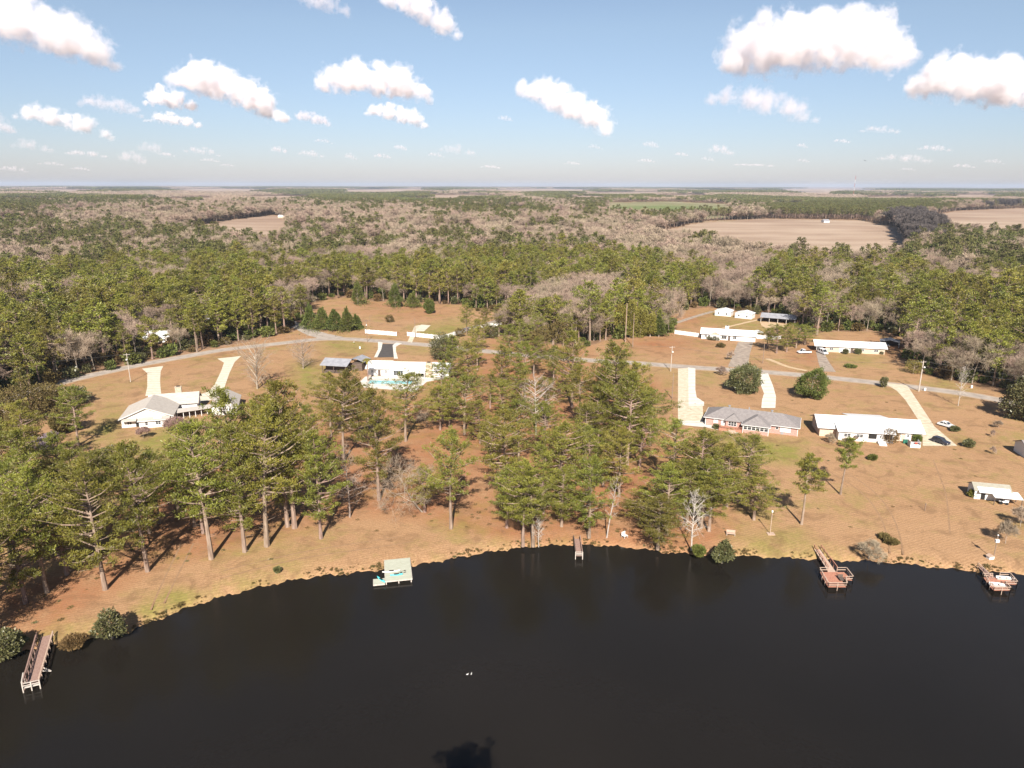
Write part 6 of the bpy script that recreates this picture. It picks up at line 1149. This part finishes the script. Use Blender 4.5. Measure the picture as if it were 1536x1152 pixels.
# ------------------------------------------------------------------ clouds (real volumes hanging far above the land)
def cloud_material(name, dens, lobes, nscale=1.0, erode=0.85, col=(1, 0.98, 0.98)):
    m = bpy.data.materials.new(name); m.use_nodes = True; N = m.node_tree.nodes; L = m.node_tree.links; N.remove(N['Principled BSDF'])
    pv = N.new('ShaderNodeVolumePrincipled'); pv.inputs['Color'].default_value = (*col, 1); pv.inputs['Anisotropy'].default_value = 0.0; pv.inputs['Density Attribute'].default_value = ''
    tc = N.new('ShaderNodeTexCoord'); n = N.new('ShaderNodeTexNoise'); n.inputs['Scale'].default_value = nscale; n.inputs['Detail'].default_value = 7; n.inputs['Roughness'].default_value = 0.68
    L.new(tc.outputs['Object'], n.inputs['Vector'])
    best = None
    for c, rr in lobes:     # soft falloff from each billow's heart to its rim
        vs = N.new('ShaderNodeVectorMath'); vs.operation = 'MULTIPLY_ADD'; L.new(tc.outputs['Object'], vs.inputs[0]); vs.inputs[1].default_value = (1/rr[0], 1/rr[1], 1/rr[2]); vs.inputs[2].default_value = (-c[0]/rr[0], -c[1]/rr[1], -c[2]/rr[2])
        ln = N.new('ShaderNodeVectorMath'); ln.operation = 'LENGTH'; L.new(vs.outputs[0], ln.inputs[0])
        if best is None: best = ln.outputs['Value']
        else:
            mn = N.new('ShaderNodeMath'); mn.operation = 'SMOOTH_MIN'; mn.inputs[2].default_value = 0.15; L.new(best, mn.inputs[0]); L.new(ln.outputs['Value'], mn.inputs[1]); best = mn.outputs[0]
    inv = N.new('ShaderNodeMath'); inv.operation = 'SUBTRACT'; inv.inputs[0].default_value = 1.0; L.new(best, inv.inputs[1])
    mr = N.new('ShaderNodeMapRange'); mr.inputs['From Min'].default_value = 0.32; mr.inputs['From Max'].default_value = 0.68; mr.inputs['To Min'].default_value = erode; mr.inputs['To Max'].default_value = 0.0; mr.clamp = False
    L.new(n.outputs['Fac'], mr.inputs['Value']); sb = N.new('ShaderNodeMath'); sb.operation = 'SUBTRACT'; L.new(inv.outputs[0], sb.inputs[0]); L.new(mr.outputs[0], sb.inputs[1])
    m2 = N.new('ShaderNodeMapRange'); m2.inputs['From Min'].default_value = 0.0; m2.inputs['From Max'].default_value = 0.55; m2.inputs['To Min'].default_value = 0; m2.inputs['To Max'].default_value = dens; L.new(sb.outputs[0], m2.inputs['Value'])
    L.new(m2.outputs[0], pv.inputs['Density']); L.new(pv.outputs[0], N['Material Output'].inputs['Volume']); m.cycles.volume_step_rate = 0.6; return m
import bmesh
def cloud(label, x0, y0, x1, y1, slope=0.0, wisp=1.0, seed=1, lobes=16, alt=1000.0, profile=None):
    r = np.random.default_rng(seed)
    ex = ray((x0+x1)/2, y1); D = (alt-CAM_H)/ex[2]; D = min(D, 34000); cxw = ex[0]*D; cyw = ex[1]*D; czw = CAM_H+ex[2]*D
    W = (x1-x0)/FPX*D*1.02; Hc = (y1-y0)/FPX*D*1.08/(1+0.5*slope); LB = []; bm = bmesh.new()
    for i in range(lobes):
        u = (i+0.5)/lobes*2-1+r.normal()*0.05; u = max(-0.95, min(0.95, u))
        env = (1-abs(u)**2.2)**0.6 if profile is None else np.interp((u+1)/2, np.linspace(0, 1, len(profile)), profile)
        rad = Hc*0.52*env*r.uniform(0.7, 1.05)+W*0.02; rad = min(rad, Hc*0.5)
        for q in range(2 if rad > Hc*0.25 and i % 2 else 1):
            rr = rad*(1 if q == 0 else 0.62); zc = rr*0.85+(0 if q == 0 else max(0, Hc*env-rr*1.8)*r.uniform(0.7, 1))-slope*u*Hc*0.5
            c = (u*W/2*0.9+r.normal()*rr*0.15, r.uniform(-0.18, 0.18)*W, zc); ax = (max(rr*1.15, W/lobes*1.05), rr*1.25, rr*0.95); LB.append((c, ax))
            bmesh.ops.create_icosphere(bm, subdivisions=2, radius=1.0, matrix=Matrix.Translation(c) @ Matrix.Diagonal((*ax, 1)))
    me = bpy.data.meshes.new('cloud'); bm.to_mesh(me); bm.free()
    o = link(bpy.data.objects.new('cloud', me)); o.location = (cxw, cyw, czw); o.rotation_euler = (0, 0, -math.atan2(cxw, cyw))
    me.materials.append(cloud_material('cloud_vapour', wisp*6.5/Hc, LB, nscale=4.5/Hc, col=(0.972, 0.950, 0.968) if wisp > 0.6 else (0.90, 0.87, 0.91)))
    md = o.modifiers.new('union', 'REMESH'); md.mode = 'VOXEL'; md.voxel_size = max(Hc/16, W/60)
    tag(o, label, 'cloud', 'fair weather clouds'); return o
CL = [
 ('large cloud in the upper left corner, cut by the frame', -60, -30, 172, 82, 0.5, 0.9, 26),
 ('bright white cloud left of centre, rounded and sloping to the right', 262, 74, 430, 164, 0.7, 1.6, 18),
 ('bright domed cloud above the middle left', 470, 80, 655, 150, 0.2, 1.4, 18),
 ('narrow white cloud hanging just under the domed one', 545, 146, 645, 187, 0.5, 1.1, 10),
 ('long cloud right of the centre trailing down to the right', 765, 90, 925, 180, 1.0, 0.9, 16),
 ('huge cloud at the upper right with a tail to the right', 1072, 4, 1362, 118, 0.1, 1.4, 26),
 ('big white cloud reaching past the right edge', 1356, 56, 1640, 166, 0.5, 1.6, 26),
 ('grey thin cloud under the huge upper right one', 1050, 112, 1232, 176, 0.6, 0.35, 14),
 ('white cloud at the top edge near the centre', 570, -40, 694, 40, 0.9, 0.8, 12),
 ('faint wisp at the top edge left of centre', 450, -22, 530, 22, 0.3, 0.3, 8),
 ('round white cloud left of the bright sloping one', 218, 124, 296, 166, 0.2, 1.2, 8),
 ('flat pinkish cloud tucked below the round white one', 222, 164, 302, 190, 0.3, 0.9, 8),
 ('grey pink cloud low at the left', 28, 146, 166, 198, 0.6, 0.8, 12),
 ('thin grey cloud between the two left clouds', 122, 134, 216, 172, 0.4, 0.3, 9),
 ('small thin pink cloud below the bright sloping one', 440, 160, 498, 188, 0.4, 0.6, 7),
]
small = [(20,203,78,228),(208,206,250,232),(278,217,330,233),(100,222,160,236),(176,220,222,246),(0,246,38,258),(448,222,486,236),(405,216,432,230),(655,210,716,234),(962,208,990,222),(1058,212,1102,233),(1050,232,1072,242),(1290,184,1350,201),(1378,214,1424,228),(1318,226,1394,245),(1478,236,1504,246),(1194,212,1212,222),(845,240,872,248),(955,236,984,244),(515,226,536,240),(560,228,588,238),(108,248,134,256),(1195,236,1215,244),(745,170,770,182),(1512,180,1545,192),(-20,156,14,200),(1100,244,1160,250),(1350,250,1372,256),(300,236,330,243),(330,244,352,250),(590,214,612,226),(0,180,20,200),(60,240,96,249),(240,226,262,235),(470,206,500,215),(640,226,668,236),(720,246,752,253),(880,214,905,224),(1010,226,1034,235),(1250,206,1275,215),(1430,244,1462,252)]
for i, (lab, a, b_, c_, d_, sl, wi, lo) in enumerate(CL): cloud(lab, a, b_, c_, d_, sl, wi, 200+i, lo)
ONES = ['first', 'second', 'third', 'fourth', 'fifth', 'sixth', 'seventh', 'eighth', 'ninth', 'tenth', 'eleventh', 'twelfth', 'thirteenth', 'fourteenth', 'fifteenth', 'sixteenth', 'seventeenth', 'eighteenth', 'nineteenth', 'twentieth']
small = sorted(small)[:40]
for i, (a, b_, c_, d_) in enumerate(small):
    h = (len(small)+1)//2; w = ONES[i]+' from the left' if i < h else ONES[len(small)-1-i]+' from the right'
    cloud('tiny cloud low over the horizon, '+w, a, b_, c_, d_, 0.3, 0.16+0.14*((i*7) % 4)/4, 240+i, 6)
# ------------------------------------------------------------------ haze
hz_ = MB(); hz_.box(-26000, -700, -4.2, 26000, 26000, 128); hm = bpy.data.materials.new('haze_air'); hm.use_nodes = True; N = hm.node_tree.nodes; L = hm.node_tree.links; N.remove(N['Principled BSDF'])
pv = N.new('ShaderNodeVolumePrincipled'); pv.inputs['Color'].default_value = (0.50, 0.60, 0.76, 1); pv.inputs['Density'].default_value = 5.0e-5; pv.inputs['Anisotropy'].default_value = 0.0; L.new(pv.outputs[0], N['Material Output'].inputs['Volume'])
ho = hz_.build('haze', hm); ho['kind'] = 'stuff'
